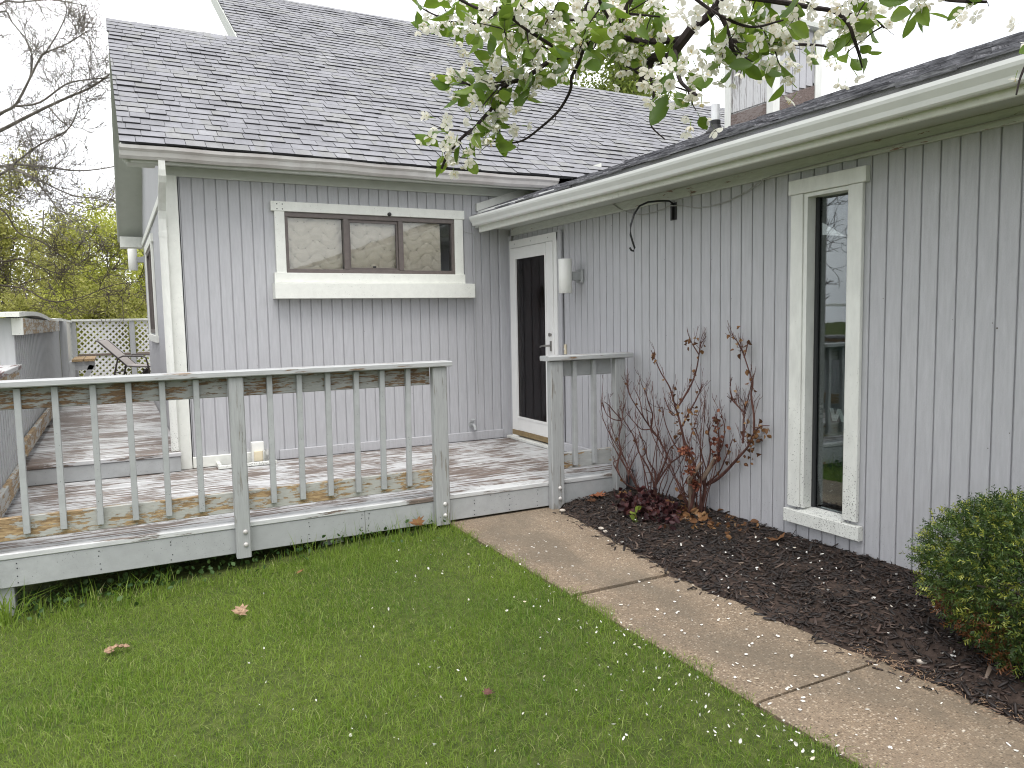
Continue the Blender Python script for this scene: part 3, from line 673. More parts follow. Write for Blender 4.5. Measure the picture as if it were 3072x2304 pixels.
# --- chimney chase and vent pipe on the lower roof
ch = thing('chimney', None, None); ch.parent = house
cx0, cx1, cy0, cy1, cz1 = 2.35, 3.03, -1.5, -.83, 4.3
MB().box(cx0+.014, cx1, cy0+.014, cy1, 3.1, cz1).build('core', 'worn_plank', ch)
zb = lambda x: roof2(x)
y = cy0+.08
while y < cy1-.05: MB().box(cx0, cx0+.014, y, min(y+G-GAP, cy1-.06), zb(cx0)+.17, cz1-.02).build('plank', 'worn_plank', ch); y += G
x = cx0+.08
while x < cx1-.05: MB().box(x, min(x+G-GAP, cx1-.06), cy0, cy0+.014, zb(x)+.2, cz1-.02).build('plank', 'siding', ch); x += G
for a_ in ((cx0-.022, cx0-.001, cy0-.02, cy0+.07, zb(cx0)-.01, cz1), (cx0-.022, cx0-.001, cy1-.07, cy1+.02, zb(cx0)-.01, cz1), (cx0-.02, cx0+.075, cy0-.024, cy0-.002, zb(cx0)-.005, cz1), (cx1-.08, cx1+.02, cy0-.024, cy0-.002, zb(cx1)-.02, cz1), (cx1+.001, cx1+.022, cy0-.02, cy0+.08, zb(cx1)-.02, cz1), (cx1+.001, cx1+.022, cy1-.07, cy1+.02, zb(cx1)-.02, cz1)):
    box('corner_board', 'worn_white', ch, *a_)
box('base_board', 'flash_board', ch, cx0-.010, cx0+.0, cy0+.072, cy1-.072, zb(cx0)+.02, zb(cx0)+.15)
MB().prism([(cx0+.077, zb(cx0+.077)+.02), (cx1-.082, zb(cx1-.08)+.02), (cx1-.082, zb(cx1-.08)+.17), (cx0+.077, zb(cx0+.077)+.17)], 'y', cy0-.012, cy0+.002).build('base_board', 'flash_board', ch)
MB().box(cx0-.09, cx1+.09, cy0-.09, cy1+.09, cz1, cz1+.05).build('cap', 'soffit_paint', ch)
MB().box(cx0+.2, cx1-.2, cy0+.2, cy1-.2, cz1+.05, cz1+.3).build('flue', 'wire_grey', ch)
vp = thing('vent_pipe', None, None); vp.parent = house
px_, py_ = 2.40, -.59; pz_ = roof2(px_)
MB().lathe([(.05, .12), (.05, .36), (.044, .36), (.044, .2)], (px_, py_, pz_-.03), 16).build('pipe', 'pvc_white', vp)
MB().lathe([(.13, -.06), (.12, .03), (.075, .08), (.058, .12), (.058, .17)], (px_, py_, pz_-.02), 16).build('boot', 'rubber_black', vp)

# --- things fixed to the house
def wall_lamp(label, loc, yaw, n=24):
    t = thing('wall_lamp', label, 'lamp', loc, 'cylinder lamps on the house walls'); t.rotation_euler = (0, 0, yaw)
    b = MB(); b.lathe([(.058, -.155), (.062, -.152), (.062, .152), (.058, .155), (.052, .155), (.052, .10)], (-.17, 0, 0), n); smooth(b.build('shade', 'lamp_white', t))
    b = MB(); b.box(-.025, 0, -.055, .055, -.06, .06, bev=.008); b.build('wall_plate', 'grey_paint', t)
    b = MB(); b.box(-.115, -.025, -.035, .035, -.04, .04, bev=.004); b.build('arm', 'grey_paint', t)
    return t
wall_lamp('white cylinder lamp on grooved wall beside the storm door', (-.002, -1.44, 1.682), 0)
wall_lamp('white cylinder lamp on the far end of the gable side wall', (SX-.002, 5.1, 2.262), 0)
fc = thing('faucet', 'grey painted outdoor tap low on wall near inside corner', 'tap', (-.50, 0, .175))
b = MB(); b.lathe([(.032, -.012), (.032, -.002)], (0, 0, 0), 16, 'y'); b.build('flange', 'grey_paint', fc)
b = MB(); b.tube([(0, -.01, 0), (0, -.07, 0), (0, -.10, -.02), (0, -.115, -.05)], [.014, .016, .016, .014], 10); b.build('spout', 'grey_paint', fc)
b = MB(); b.lathe([(.028, 0), (.030, .006), (.028, .012)], (0, -.06, .045), 12, 'z'); b.tube([(0, -.06, 0), (0, -.06, .046)], .008, 8); b.build('handwheel', 'grey_paint', fc)
db = thing('doorbell', 'small cream doorbell button beside the storm door', 'doorbell', (0, -1.165, 1.0))
MB().box(-.022, -.003, -.014, .014, -.05, .045, bev=.005).build('body', 'cream_plastic', db); MB().box(-.026, -.022, -.006, .006, -.008, .008).build('button', 'lamp_white', db)
hk = thing('plant_hook', 'black iron hanging hook bracket under the white eave', 'hook', (0, -2.76, 2.1))
MB().box(-.010, -.001, -.035, .035, -.065, .065, bev=.003).build('wall_plate', 'black_iron', hk)
MB().box(-.028, -.010, -.010, .010, -.06, .06).build('socket', 'black_iron', hk)
pts = [(-.02, 0, .03), (-.02, 0, .065), (-.05, 0, .078), (-.15, 0, .072), (-.25, 0, .058), (-.33, 0, .025), (-.38, 0, -.04), (-.41, 0, -.12), (-.412, 0, -.19), (-.39, 0, -.25), (-.375, 0, -.285), (-.385, 0, -.31), (-.405, 0, -.305), (-.42, 0, -.285)]
smooth(MB().tube(pts, .0075, 8).build('arm', 'black_iron', hk))
wr = [(-.034, -2.0, 2.26), (-.035, -2.084, 2.214), (-.02, -2.2, 2.165), (-.016, -2.381, 2.121), (-.016, -2.52, 2.12), (-.018, -2.656, 2.133), (-.04, -2.76, 2.142), (-.018, -2.86, 2.13), (-.014, -3.039, 2.088), (-.014, -3.2, 2.083), (-.014, -3.348, 2.092), (-.014, -3.55, 2.135), (-.036, -3.715, 2.19), (-.036, -4.4, 2.206), (-.036, -6.5, 2.225)]
from_ = np.array(wr); tt = np.linspace(0, len(wr)-1, 60); ip = np.stack([np.interp(tt, np.arange(len(wr)), from_[:, k]) for k in range(3)], 1)
tag(MB().tube(ip, .0042, 5).build('cable', 'wire_grey'), 'thin grey cable sagging along wall under the white eave', 'cable')
c2_ = [(-.60, -.012, 2.24), (-.5, -.014, 2.215), (-.43, -.014, 2.205), (-.41, -.012, 2.15), (-.42, -.012, 1.2), (-.415, -.012, .65), (-.41, -.014, .5)]
tag(MB().tube(c2_, .0025, 4).build('cable', 'wire_grey'), 'thin wire running down wall right of the three-light window', 'cable')

# rusted nail heads and small knocks on the siding
nh = MB(); nr = np.random.default_rng(9)
for k in range(70):
    y = -2.6565 + G*nr.integers(-38, 22) + nr.choice([-.012, .012]); z = nr.uniform(-.1, 2.1)
    if (dy1-.1 < y < dy0+.1) or (-4.5 < y < -3.88) or y > -.2: continue
    r_ = nr.choice([.0022, .003, .005], p=[.6, .3, .1]); nh.lathe([(r_, -.0012), (r_, 0)], (0, y, z), 6, 'x')
for k in range(30):
    x = -3.2798 + G*nr.integers(1, 31) + nr.choice([-.012, .012]); z = nr.uniform(.15, 2.5)
    if -2.55 < x < -.45 and z > 1.45: continue
    nh.lathe([(.0025, -.0012), (.0025, 0)], (x, 0, z), 6, 'y')
tag(nh.build('nail_heads', 'bronze_frame', house), kind='stuff')

# ================================================================== deck
deck = thing('deck', 'weathered grey wooden deck with peeling paint, step and railings', 'deck')
DX0 = -4.66; YE = -2.245
BW = .1397; y = YE; k = 0
while y < -.06:
    y1 = min(y+BW-.008, -.037); dz = random.uniform(-.002, .002)
    b = MB().box(DX0, -.03, y, y1, -.038, 0+dz, bev=.006); b.build('deck_board', 'deck_edge' if k == 0 else 'deck_top', deck); y += BW; k += 1
UZ = .175; y = -.135
while y < 8.4:
    y1 = y+BW-.008; xr = -3.392 if y1 < 5.72 else .5
    MB().box(DX0, xr if y1 > -.04 else -3.40, y, y1, UZ-.038, UZ+random.uniform(-.002, .002), bev=.006).build('deck_board', 'deck_top', deck); y += BW
for (xa, xb, z0) in ((-5.0, -2.36, -.205), (-2.357, -1.752, -.203), (-1.75, -.215, -.2)):
    box('fascia_board', 'grey_paint', deck, max(xa, DX0), xb, YE+.006, YE+.036, z0, -.040)
box('fascia_board', 'grey_paint', deck, DX0-.0, DX0+.03, YE+.04, 8.3, -.2, -.04)
box('step_riser', 'grey_paint', deck, DX0, -3.40, -.125, -.095, .004, UZ-.040)
for xx in (-4.4, -3.2, -2.0, -.9): MB().box(xx-.019, xx+.019, YE+.04, -.05, -.18, -.04).build('joist', 'soil', deck)
for (xa, ya) in ((-4.60, YE+.04), (-4.60, -.8), (-2.62, YE+.10), (-.6, YE+.15)):
    g = float(gz(xa, ya)); box('support_post', 'grey_paint' if xa < -4 else 'rail_grey_worn', deck, xa-.02, xa+.13, ya, ya+.13, g-.1, -.206)
# posts with bolts
def post(xa, xb, ztop, zbot, label=None, bolts=True):
    b = MB().box(xa, xb, YE-.062, YE+.004, zbot, ztop, bev=.007); o = b.build('rail_post', 'post_paint', deck)
    if bolts:
        for z in (-.05, -.135):
            c = MB(); c.lathe([(.0, -.014), (.009, -.012), (.015, -.004), (.016, 0)], ((xa+xb)/2+.012, YE-.062, z), 12, 'y'); c.build('bolt', 'gutter_aged', o)
    return o
post(-3.236, -3.144, .962, -.222); post(-1.838, -1.728, .962, -.205)
post(-.850, -.735, .962, -.228); post(-.235, -.13, .962, -.19, bolts=False)
post(-4.70, -4.6, .962, -.25, bolts=False)
# top rails, rail boards, balusters
ybal0, ybal1 = YE-.035, YE+.002
box('top_rail', 'top_rail_paint', deck, -4.75, -1.695, YE-.085, YE+.055, .966, 1.005, bev=.006)
box('top_rail', 'top_rail_paint', deck, -.882, -.07, YE-.085, YE+.055, .966, 1.005, bev=.006)
for (xa, xb) in ((-4.6, -3.236), (-3.144, -1.84)):
    box('rail_board', 'rail_weathered', deck, xa, xb, YE+.004, YE+.040, .835, .964)
    box('bottom_rail', 'rail_yellow', deck, xa, xb, YE+.004, YE+.040, .072, .208)
box('rail_board', 'grey_paint', deck, -.735, -.235, YE+.004, YE+.040, .835, .964)
box('bottom_rail', 'rail_grey_worn', deck, -.735, -.235, YE+.004, YE+.040, .085, .215)
for (xt, xb) in zip((-4.393, -4.207, -4.013, -3.822, -3.635, -3.441, -2.993, -2.801, -2.610, -2.414, -2.228, -2.036, -.62, -.434),
                    (-4.393, -4.207, -4.016, -3.823, -3.635, -3.443, -2.996, -2.806, -2.616, -2.424, -2.237, -2.046, -.617, -.43)):
    bb = MB().box(-.0175, .0175, ybal0, ybal1, .112, .958, bev=.003); o = bb.build('baluster', 'grey_paint', deck)
    xm = (xt+xb)/2+.014; o.location.x = xm; o.rotation_euler = (0, math.atan2(xt-xb, .85), 0); o.location.z = 0
nh = MB()
for xn in (-4.44, -4.02, -3.62, -2.75, -2.385, -2.33, -1.5, -1.2, -.95):
    for zn in (-.065, -.09, -.145, -.178): nh.lathe([(.004, -.001), (.004, 0)], (xn+random.uniform(-.006, .006), YE+.0055, zn+random.uniform(-.006, .006)), 6, 'y')
tag(nh.build('nail_heads', 'rubber_black', deck), kind='stuff')
# left side rail: low grooved panel with cap and inner boards
b = MB(); y = YE+.05
while y < .03: b.box(-4.640, -4.615, y, y+.085, -.03, .955); y += .14
b.box(-4.66, -4.625, YE+.05, .03, -.03, .955); b.build('rail_panel', 'fence_paint', deck)
box('top_rail', 'cap_worn', deck, -4.72, -4.555, YE+.057, .06, .966, 1.003)
box('rail_board', 'rail_yellow_side', deck, -4.614, -4.578, YE+.05, .06, .835, .964)
box('bottom_rail', 'rail_yellow_side', deck, -4.614, -4.578, YE+.05, -.14, .072, .208)
box('bottom_rail', 'rail_yellow_side', deck, -4.584, -4.548, -.10, 5.2, UZ+.075, UZ+.21)

# ------------------------------------------------------------------ tall privacy fence with lattice
pf = thing('privacy_fence', 'tall grey board fence with white lattice around the upper deck', 'fence', (-4.6, 4, UZ))
pf.location = (0, 0, 0)
b = MB(); y = .10
while y < 6.15: b.box(-4.632, -4.600, y, y+.095, UZ+.02, 1.40); y += .16
b.box(-4.65, -4.609, .1, 6.2, UZ+.02, 1.40); b.build('panel', 'fence_paint', pf)
box('post', 'fence_paint', pf, -4.70, -4.59, .0, .09, .18, 1.385); box('post', 'fence_paint', pf, -4.60, -4.50, 6.15, 6.25, UZ, 1.39)
# warped cap
n = 26; yy = np.linspace(-.12, 8.45, n); vs = []
for q in yy:
    dz = .018*math.sin(q*1.3)+.012*math.sin(q*.5+1); dx = .02*math.sin(q*.9)
    for (p, z) in ((-4.70, 1.385), (-4.53, 1.385), (-4.53, 1.422), (-4.70, 1.422)): vs.append((p+dx, q, z+dz*(.4 if q > 6 else 1)))
fs = [(i*4+j, i*4+(j+1) % 4, (i+1)*4+(j+1) % 4, (i+1)*4+j) for i in range(n-1) for j in range(4)]+[(0, 1, 2, 3), (n*4-4, n*4-3, n*4-2, n*4-1)]
MB().add(vs, fs).build('cap_rail', 'white_trim', pf)
box('cap_rail', 'white_trim', pf, -6.4, -4.701, -.10, .03, 1.39, 1.428)
box('rail_board', 'rail_yellow_side', pf, -4.560, -4.524, .02, 4.9, 1.245, 1.384)
box('post', 'white_trim', pf, -4.602, -4.522, -.02, .018, 1.245, 1.384)
YL = 8.45
for xx in (-4.50, -3.55, -2.3, -1.0, .3): box('post', 'fence_paint', pf, xx-.045, xx+.045, YL-.045, YL+.045, UZ, 1.39)
box('cap_rail', 'white_trim', pf, -4.52, .5, YL-.07, YL+.07, 1.392, 1.428)
def lattice(ax, a0, a1, z0, z1, off, par, mat='lattice_white', p=.105, wd=.040):
    b = MB(); H = z1-z0
    for sgn, lay in ((1, 0), (-1, .007)):
        c = a0-H if sgn > 0 else a0
        while c < a1+H:
            # line from (c,z0) to (c+sgn*H,z1), clipped to a0..a1
            pts = []
            ca, cb_ = c, c+sgn*H
            ta, tb_ = 0., 1.
            if cb_ != ca:
                l0, l1 = (a0-ca)/(cb_-ca), (a1-ca)/(cb_-ca); ta, tb_ = max(ta, min(l0, l1)), min(tb_, max(l0, l1))
            if tb_-ta > .02:
                A = (ca+(cb_-ca)*ta, z0+H*ta); B = (ca+(cb_-ca)*tb_, z0+H*tb_); h = wd*.707
                poly = [(A[0]-h/1, A[1]), (A[0]+h, A[1]), (B[0]+h, B[1]), (B[0]-h, B[1])]
                poly = [(min(a1, max(a0, u)), v) for u, v in poly]
                b.prism(poly, 'y' if ax == 'x' else 'x', off+lay, off+lay+.006)
            c += p
    return b.build('lattice', mat, par)
lattice('x', -4.455, -3.60, .80, 1.39, YL-.01, pf); lattice('x', -3.505, -2.35, .80, 1.39, YL-.01, pf); lattice('x', -2.25, .25, .80, 1.39, YL-.01, pf)
lattice('x', -4.455, -3.60, UZ+.02, .76, YL-.01, pf); lattice('x', -3.505, -2.35, UZ+.02, .76, YL-.01, pf); lattice('x', -2.25, .25, UZ+.02, .76, YL-.01, pf)
box('mid_rail', 'lattice_brown', pf, -4.455, .3, YL-.03, YL-.012, .765, .795)
lattice('y', 6.26, 8.4, UZ+.02, 1.38, -4.55, pf)
# bench at the lattice
bn = thing('bench', 'small plank bench with worn orange wood seat by white lattice', 'bench', (-4.28, 6.9, UZ))
for dx in (-.11, .055):
    MB().box(dx-.078, dx+.078, -.55, .75, .575, .612, bev=.004).build('plank', 'bench_wood', bn)
MB().box(-.2, .13, -.5, -.46, .44, .573).build('bracket', 'fence_paint', bn)
MB().prism([(-.2, .02), (-.12, .02), (.12, .50), (.05, .52)], 'y', -.50, -.46).build('brace', 'fence_paint', bn)
MB().prism([(-.2, .02), (-.12, .02), (.12, .50), (.05, .52)], 'y', .5, .54).build('brace', 'fence_paint', bn)
MB().box(-.23, -.15, -.52, .72, .0, .573).build('leg', 'fence_paint', bn)
# reclining lounge chair, side on
lc = thing('lounge_chair', 'dark framed patio lounger with reclined grey mesh back on upper deck', 'lounger', (-3.55, 6.75, UZ)); 
lc.rotation_euler = (0, 0, math.radians(-14))
HW = .29
side = [(-.52, .885), (-.48, .875), (-.08, .47), (.06, .455), (.5, .44), (1.05, .43)]
sl_ = MB(); n = len(side)
vs = [(p, -HW+.02, z) for p, z in side]+[(p, HW-.02, z) for p, z in side]+[(p, -HW+.02, z+.008) for p, z in side]+[(p, HW-.02, z+.008) for p, z in side]
fs = []
for i in range(n-1): fs += [(i, i+1, n+i+1, n+i), (2*n+i, 3*n+i, 3*n+i+1, 2*n+i+1), (i, 2*n+i, 2*n+i+1, i+1), (n+i, n+i+1, 3*n+i+1, 3*n+i)]
fs += [(0, n, 3*n, 2*n), (n-1, 3*n-1, 4*n-1, 2*n-1)]
sl_.add(vs, fs).build('sling', 'sling', lc)
for s_ in (-1, 1):
    MB().tube([(p, s_*HW, z) for p, z in side], .014, 7).build('side_rail', 'chair_metal', lc)
    MB().tube([(-.33, s_*(HW+.03), .02), (-.26, s_*(HW+.03), .36), (-.20, s_*(HW+.03), .60), (-.12, s_*(HW+.03), .635), (.15, s_*(HW+.03), .625), (.22, s_*(HW+.03), .60), (.25, s_*(HW+.03), .45), (.30, s_*(HW+.03), .02)], .014, 7).build('arm_loop', 'chair_metal', lc)
    MB().tube([(-.26, s_*(HW+.03), .36), (-.2, s_*(HW+.03), .2), (.05, s_*(HW+.03), .2), (.10, s_*(HW+.03), .30), (.24, s_*(HW+.03), .44)], .010, 6).build('brace', 'chair_metal', lc)
    MB().tube([(.95, s_*HW, .43), (1.0, s_*HW, .02)], .014, 7).build('leg', 'chair_metal', lc)
MB().tube([(-.52, -HW, .885), (-.52, HW, .885)], .013, 7).build('head_bar', 'chair_metal', lc)
MB().tube([(-.26, -HW-.03, .36), (-.26, HW+.03, .36)], .010, 6).build('cross_bar', 'chair_metal', lc)
MB().box(.10, .19, -.05, .05, .02, .40).build('lever', 'chair_metal', lc)
# framed outlet hatch in the deck by the wall
ht = thing('outlet_hatch', 'framed cutout in the deck holding a weatherproof outlet by wall', 'outlet', (-2.85, -.13, 0))
for a_ in ((-.25, .26, -.11, -.075, .003, .035), (-.25, -.215, -.073, .09, .003, .045), (.225, .26, -.073, .09, .003, .035)): box('frame_board', 'worn_white', ht, *a_)
MB().box(-.213, .223, -.072, .09, .002, .008).build('recess_shade', 'rubber_black', ht)  # flat black sheet painted as the shade inside the cutout
MB().box(.06, .17, .0, .085, .012, .20, bev=.006).build('cover', 'lamp_white', ht)
MB().box(.075, .155, -.022, -.001, .03, .12, bev=.01).build('outlet_face', 'cream_plastic', ht)
MB().tube([(.19, -.02, .01), (.195, -.02, .08), (.2, .02, .12), (.2, .06, .11)], .012, 7).build('cord', 'wire_grey', ht)

# ------------------------------------------------------------------ stems and limbs as 3-D polylines (metres)
ROSE_A = [[[-0.162,-2.722,-0.149],[-0.135,-2.697,-0.033],[-0.094,-2.699,0.053],[-0.062,-2.746,0.193],[-0.061,-2.71,0.255],[-0.096,-2.667,0.353],[-0.16,-2.642,0.446],[-0.203,-2.591,0.545],[-0.241,-2.55,0.633],[-0.262,-2.523,0.7],[-0.264,-2.514,0.767]],[[-0.167,-2.72,-0.149],[-0.167,-2.711,-0.004],[-0.204,-2.697,0.11],[-0.228,-2.657,0.185],[-0.253,-2.637,0.24],[-0.282,-2.621,0.353],[-0.331,-2.614,0.434],[-0.37,-2.595,0.513],[-0.365,-2.588,0.601]],[[-0.167,-2.719,-0.137],[-0.243,-2.639,-0.076],[-0.386,-2.649,-0.001],[-0.463,-2.664,0.089],[-0.5,-2.642,0.177],[-0.472,-2.669,0.201]],[[-0.389,-2.561,0.062],[-0.359,-2.499,0.117],[-0.351,-2.528,0.245],[-0.362,-2.526,0.347],[-0.3,-2.478,0.45],[-0.266,-2.461,0.582]],[[-0.379,-2.588,0.491],[-0.465,-2.597,0.51],[-0.508,-2.565,0.554],[-0.526,-2.543,0.641]],[[-0.355,-2.555,0.496],[-0.402,-2.527,0.553],[-0.455,-2.526,0.612],[-0.489,-2.509,0.641]],[[-0.134,-2.696,-0.033],[-0.089,-2.727,0.058],[-0.06,-2.795,0.156],[-0.06,-2.911,0.24],[-0.06,-2.828,0.316],[-0.06,-2.727,0.459],[-0.06,-2.692,0.578],[-0.06,-2.666,0.57]],[[-0.065,-2.75,0.194],[-0.06,-2.778,0.264],[-0.06,-2.862,0.332],[-0.06,-2.828,0.371]],[[-0.114,-2.69,0.358],[-0.145,-2.659,0.413],[-0.148,-2.68,0.527],[-0.192,-2.684,0.631],[-0.203,-2.664,0.707],[-0.237,-2.655,0.775]],[[-0.178,-2.665,0.45],[-0.243,-2.679,0.534],[-0.252,-2.655,0.643],[-0.263,-2.599,0.739]],[[-0.161,-2.679,0.417],[-0.216,-2.625,0.415],[-0.267,-2.583,0.481],[-0.296,-2.531,0.545]],[[-0.233,-2.645,0.195],[-0.203,-2.66,0.239],[-0.242,-2.641,0.385],[-0.253,-2.601,0.46]],[[-0.347,-2.633,0.003],[-0.363,-2.655,0.098],[-0.303,-2.648,0.191],[-0.258,-2.643,0.242]],[[-0.155,-2.722,-0.026],[-0.146,-2.702,0.082],[-0.159,-2.675,0.124],[-0.169,-2.634,0.186],[-0.168,-2.615,0.297],[-0.206,-2.594,0.342]]]
ROSE_B = [[[-0.126,-3.193,-0.14],[-0.103,-3.212,-0.034],[-0.097,-3.22,0.061],[-0.195,-3.241,0.17],[-0.18,-3.178,0.272],[-0.197,-3.121,0.369],[-0.224,-3.106,0.495],[-0.222,-3.072,0.574],[-0.239,-3.044,0.677],[-0.271,-3.036,0.782],[-0.301,-2.977,0.884],[-0.339,-2.959,0.978],[-0.368,-2.947,1.052]],[[-0.215,-3.064,0.635],[-0.167,-3.085,0.717],[-0.105,-3.09,0.808],[-0.084,-3.112,0.901],[-0.06,-3.114,1.014],[-0.062,-3.132,1.087],[-0.06,-3.189,1.15]],[[-0.06,-3.114,1.014],[-0.077,-3.057,1.096],[-0.117,-3.064,1.16]],[[-0.19,-3.16,-0.139],[-0.189,-3.205,-0.024],[-0.208,-3.241,0.099],[-0.259,-3.255,0.21],[-0.271,-3.208,0.337],[-0.281,-3.188,0.438]],[[-0.06,-3.179,0.049],[-0.06,-3.298,0.113],[-0.06,-3.411,0.205],[-0.06,-3.52,0.312],[-0.06,-3.612,0.405],[-0.06,-3.663,0.499],[-0.06,-3.725,0.554],[-0.06,-3.799,0.568]],[[-0.06,-3.663,0.499],[-0.06,-3.661,0.623],[-0.06,-3.634,0.755],[-0.06,-3.646,0.842],[-0.06,-3.606,0.935],[-0.06,-3.566,1.02],[-0.06,-3.512,1.105],[-0.06,-3.444,1.172]],[[-0.06,-3.566,1.01],[-0.06,-3.591,1.078],[-0.06,-3.604,1.131]],[[-0.06,-3.559,0.417],[-0.06,-3.571,0.516],[-0.06,-3.57,0.614],[-0.06,-3.608,0.734],[-0.06,-3.633,0.832]],[[-0.06,-3.583,0.625],[-0.06,-3.517,0.667],[-0.06,-3.448,0.74],[-0.06,-3.434,0.808],[-0.06,-3.454,0.869]],[[-0.06,-3.517,0.667],[-0.06,-3.462,0.702],[-0.06,-3.407,0.732]],[[-0.095,-3.219,0.071],[-0.086,-3.237,0.188],[-0.06,-3.238,0.31],[-0.06,-3.222,0.422],[-0.085,-3.234,0.519]],[[-0.069,-3.219,0.141],[-0.09,-3.182,0.284],[-0.094,-3.156,0.385],[-0.122,-3.142,0.47]],[[-0.06,-3.224,0.162],[-0.06,-3.311,0.28],[-0.06,-3.325,0.405],[-0.06,-3.309,0.525],[-0.06,-3.287,0.594]],[[-0.06,-3.311,0.28],[-0.06,-3.367,0.39],[-0.06,-3.381,0.513],[-0.06,-3.345,0.6]],[[-0.082,-3.219,0.07],[-0.06,-3.326,0.17],[-0.06,-3.396,0.293],[-0.06,-3.465,0.434]],[[-0.192,-3.083,0.489],[-0.157,-3.119,0.595],[-0.137,-3.173,0.692],[-0.096,-3.193,0.804]],[[-0.221,-3.087,0.596],[-0.256,-3.049,0.574],[-0.241,-2.966,0.649],[-0.25,-2.945,0.701]],[[-0.238,-3.091,0.639],[-0.291,-3.092,0.705],[-0.257,-3.067,0.804]],[[-0.175,-3.157,-0.036],[-0.275,-3.167,0.01],[-0.29,-3.122,0.087]],[[-0.247,-3.118,-0.014],[-0.182,-3.088,0.047],[-0.131,-3.083,0.114]]]
CRAB = [[0.011,0.006,[[-2.588,-6.054,2.045],[-2.593,-6.04,2.017],[-2.605,-6.021,1.997],[-2.622,-6.0,1.98],[-2.635,-5.98,1.965],[-2.647,-5.96,1.961],[-2.703,-5.917,1.963],[-2.751,-5.876,1.979],[-2.783,-5.845,1.98]]],[0.007,0.0035,[[-2.711,-5.883,1.978],[-2.772,-5.838,1.986],[-2.807,-5.809,1.971],[-2.844,-5.779,1.956],[-2.868,-5.755,1.945],[-2.899,-5.73,1.923],[-2.924,-5.706,1.906],[-2.949,-5.681,1.9],[-2.964,-5.663,1.877],[-2.977,-5.647,1.849],[-3.008,-5.623,1.804],[-3.026,-5.603,1.791],[-3.048,-5.582,1.769],[-3.071,-5.561,1.735],[-3.083,-5.546,1.703]]],[0.012,0.01,[[-2.654,-6.027,1.963],[-2.671,-5.988,1.924],[-2.667,-5.957,1.918],[-2.678,-5.916,1.929],[-2.673,-5.887,1.904],[-2.674,-5.856,1.875]]],[0.005,0.002,[[-2.813,-5.82,1.962],[-2.813,-5.796,1.935],[-2.817,-5.769,1.907],[-2.809,-5.749,1.881],[-2.826,-5.718,1.836],[-2.857,-5.678,1.8],[-2.889,-5.637,1.773],[-2.921,-5.594,1.773],[-2.949,-5.551,1.788]]],[0.004,0.002,[[-2.67,-5.499,2.065],[-2.724,-5.461,2.11],[-2.783,-5.423,2.113],[-2.826,-5.392,2.137],[-2.866,-5.363,2.156],[-2.897,-5.339,2.175],[-2.941,-5.309,2.178],[-2.982,-5.279,2.202],[-3.013,-5.254,2.226],[-3.035,-5.234,2.254]]],[0.005,0.002,[[-2.861,-5.807,1.945],[-2.921,-5.817,1.964],[-2.976,-5.829,1.977],[-3.026,-5.845,1.991],[-3.066,-5.865,2.001]]],[0.004,0.002,[[-2.961,-5.704,1.893],[-2.984,-5.664,1.892],[-3.006,-5.624,1.894],[-3.03,-5.58,1.921],[-3.061,-5.534,1.942]]],[0.005,0.003,[[-2.843,-5.988,1.931],[-2.893,-6.036,1.946],[-2.944,-6.084,1.95],[-2.985,-6.139,1.944]]],[0.006,0.003,[[-2.759,-6.094,1.877],[-2.777,-6.128,1.817],[-2.792,-6.161,1.786],[-2.792,-6.202,1.754]]],[0.004,0.0015,[[-2.747,-5.987,1.877],[-2.735,-5.985,1.841],[-2.727,-5.981,1.816],[-2.729,-5.972,1.782],[-2.722,-5.967,1.751],[-2.689,-5.976,1.722]]],[0.006,0.003,[[-2.674,-6.129,1.971],[-2.649,-6.131,1.939],[-2.63,-6.131,1.896],[-2.611,-6.129,1.874],[-2.593,-6.126,1.856]]],[0.006,0.002,[[-2.611,-6.111,1.916],[-2.503,-6.079,1.944],[-2.379,-6.058,1.96],[-2.253,-6.036,1.982],[-2.162,-5.997,2.002]]],[0.007,0.003,[[-2.627,-6.092,2.018],[-2.563,-6.119,2.014],[-2.499,-6.147,2.005],[-2.434,-6.174,1.995],[-2.381,-6.196,1.986],[-2.35,-6.207,1.96],[-2.335,-6.211,1.927],[-2.321,-6.215,1.893],[-2.31,-6.216,1.867]]],[0.004,0.002,[[-2.359,-6.178,1.996],[-2.296,-6.192,1.993],[-2.247,-6.2,1.987],[-2.215,-6.198,1.976]]],[0.005,0.003,[[-2.452,-6.3,1.989],[-2.366,-6.346,1.977],[-2.274,-6.396,1.957],[-2.206,-6.432,1.952]]],[0.004,0.002,[[-1.869,-6.381,1.948],[-1.91,-6.364,1.905],[-1.936,-6.356,1.855],[-1.948,-6.354,1.812]]],[0.004,0.002,[[-3.015,-5.771,2.082],[-2.948,-5.811,2.025],[-2.865,-5.856,2.008],[-2.774,-5.902,2.022],[-2.683,-5.95,2.012]]],[0.004,0.002,[[-3.093,-5.612,2.127],[-3.029,-5.65,2.085],[-2.971,-5.683,2.058],[-2.929,-5.708,2.016],[-2.865,-5.746,1.973]]],[0.004,0.002,[[-2.769,-6.135,1.989],[-2.71,-6.17,1.939],[-2.649,-6.205,1.909],[-2.586,-6.236,1.922]]]]
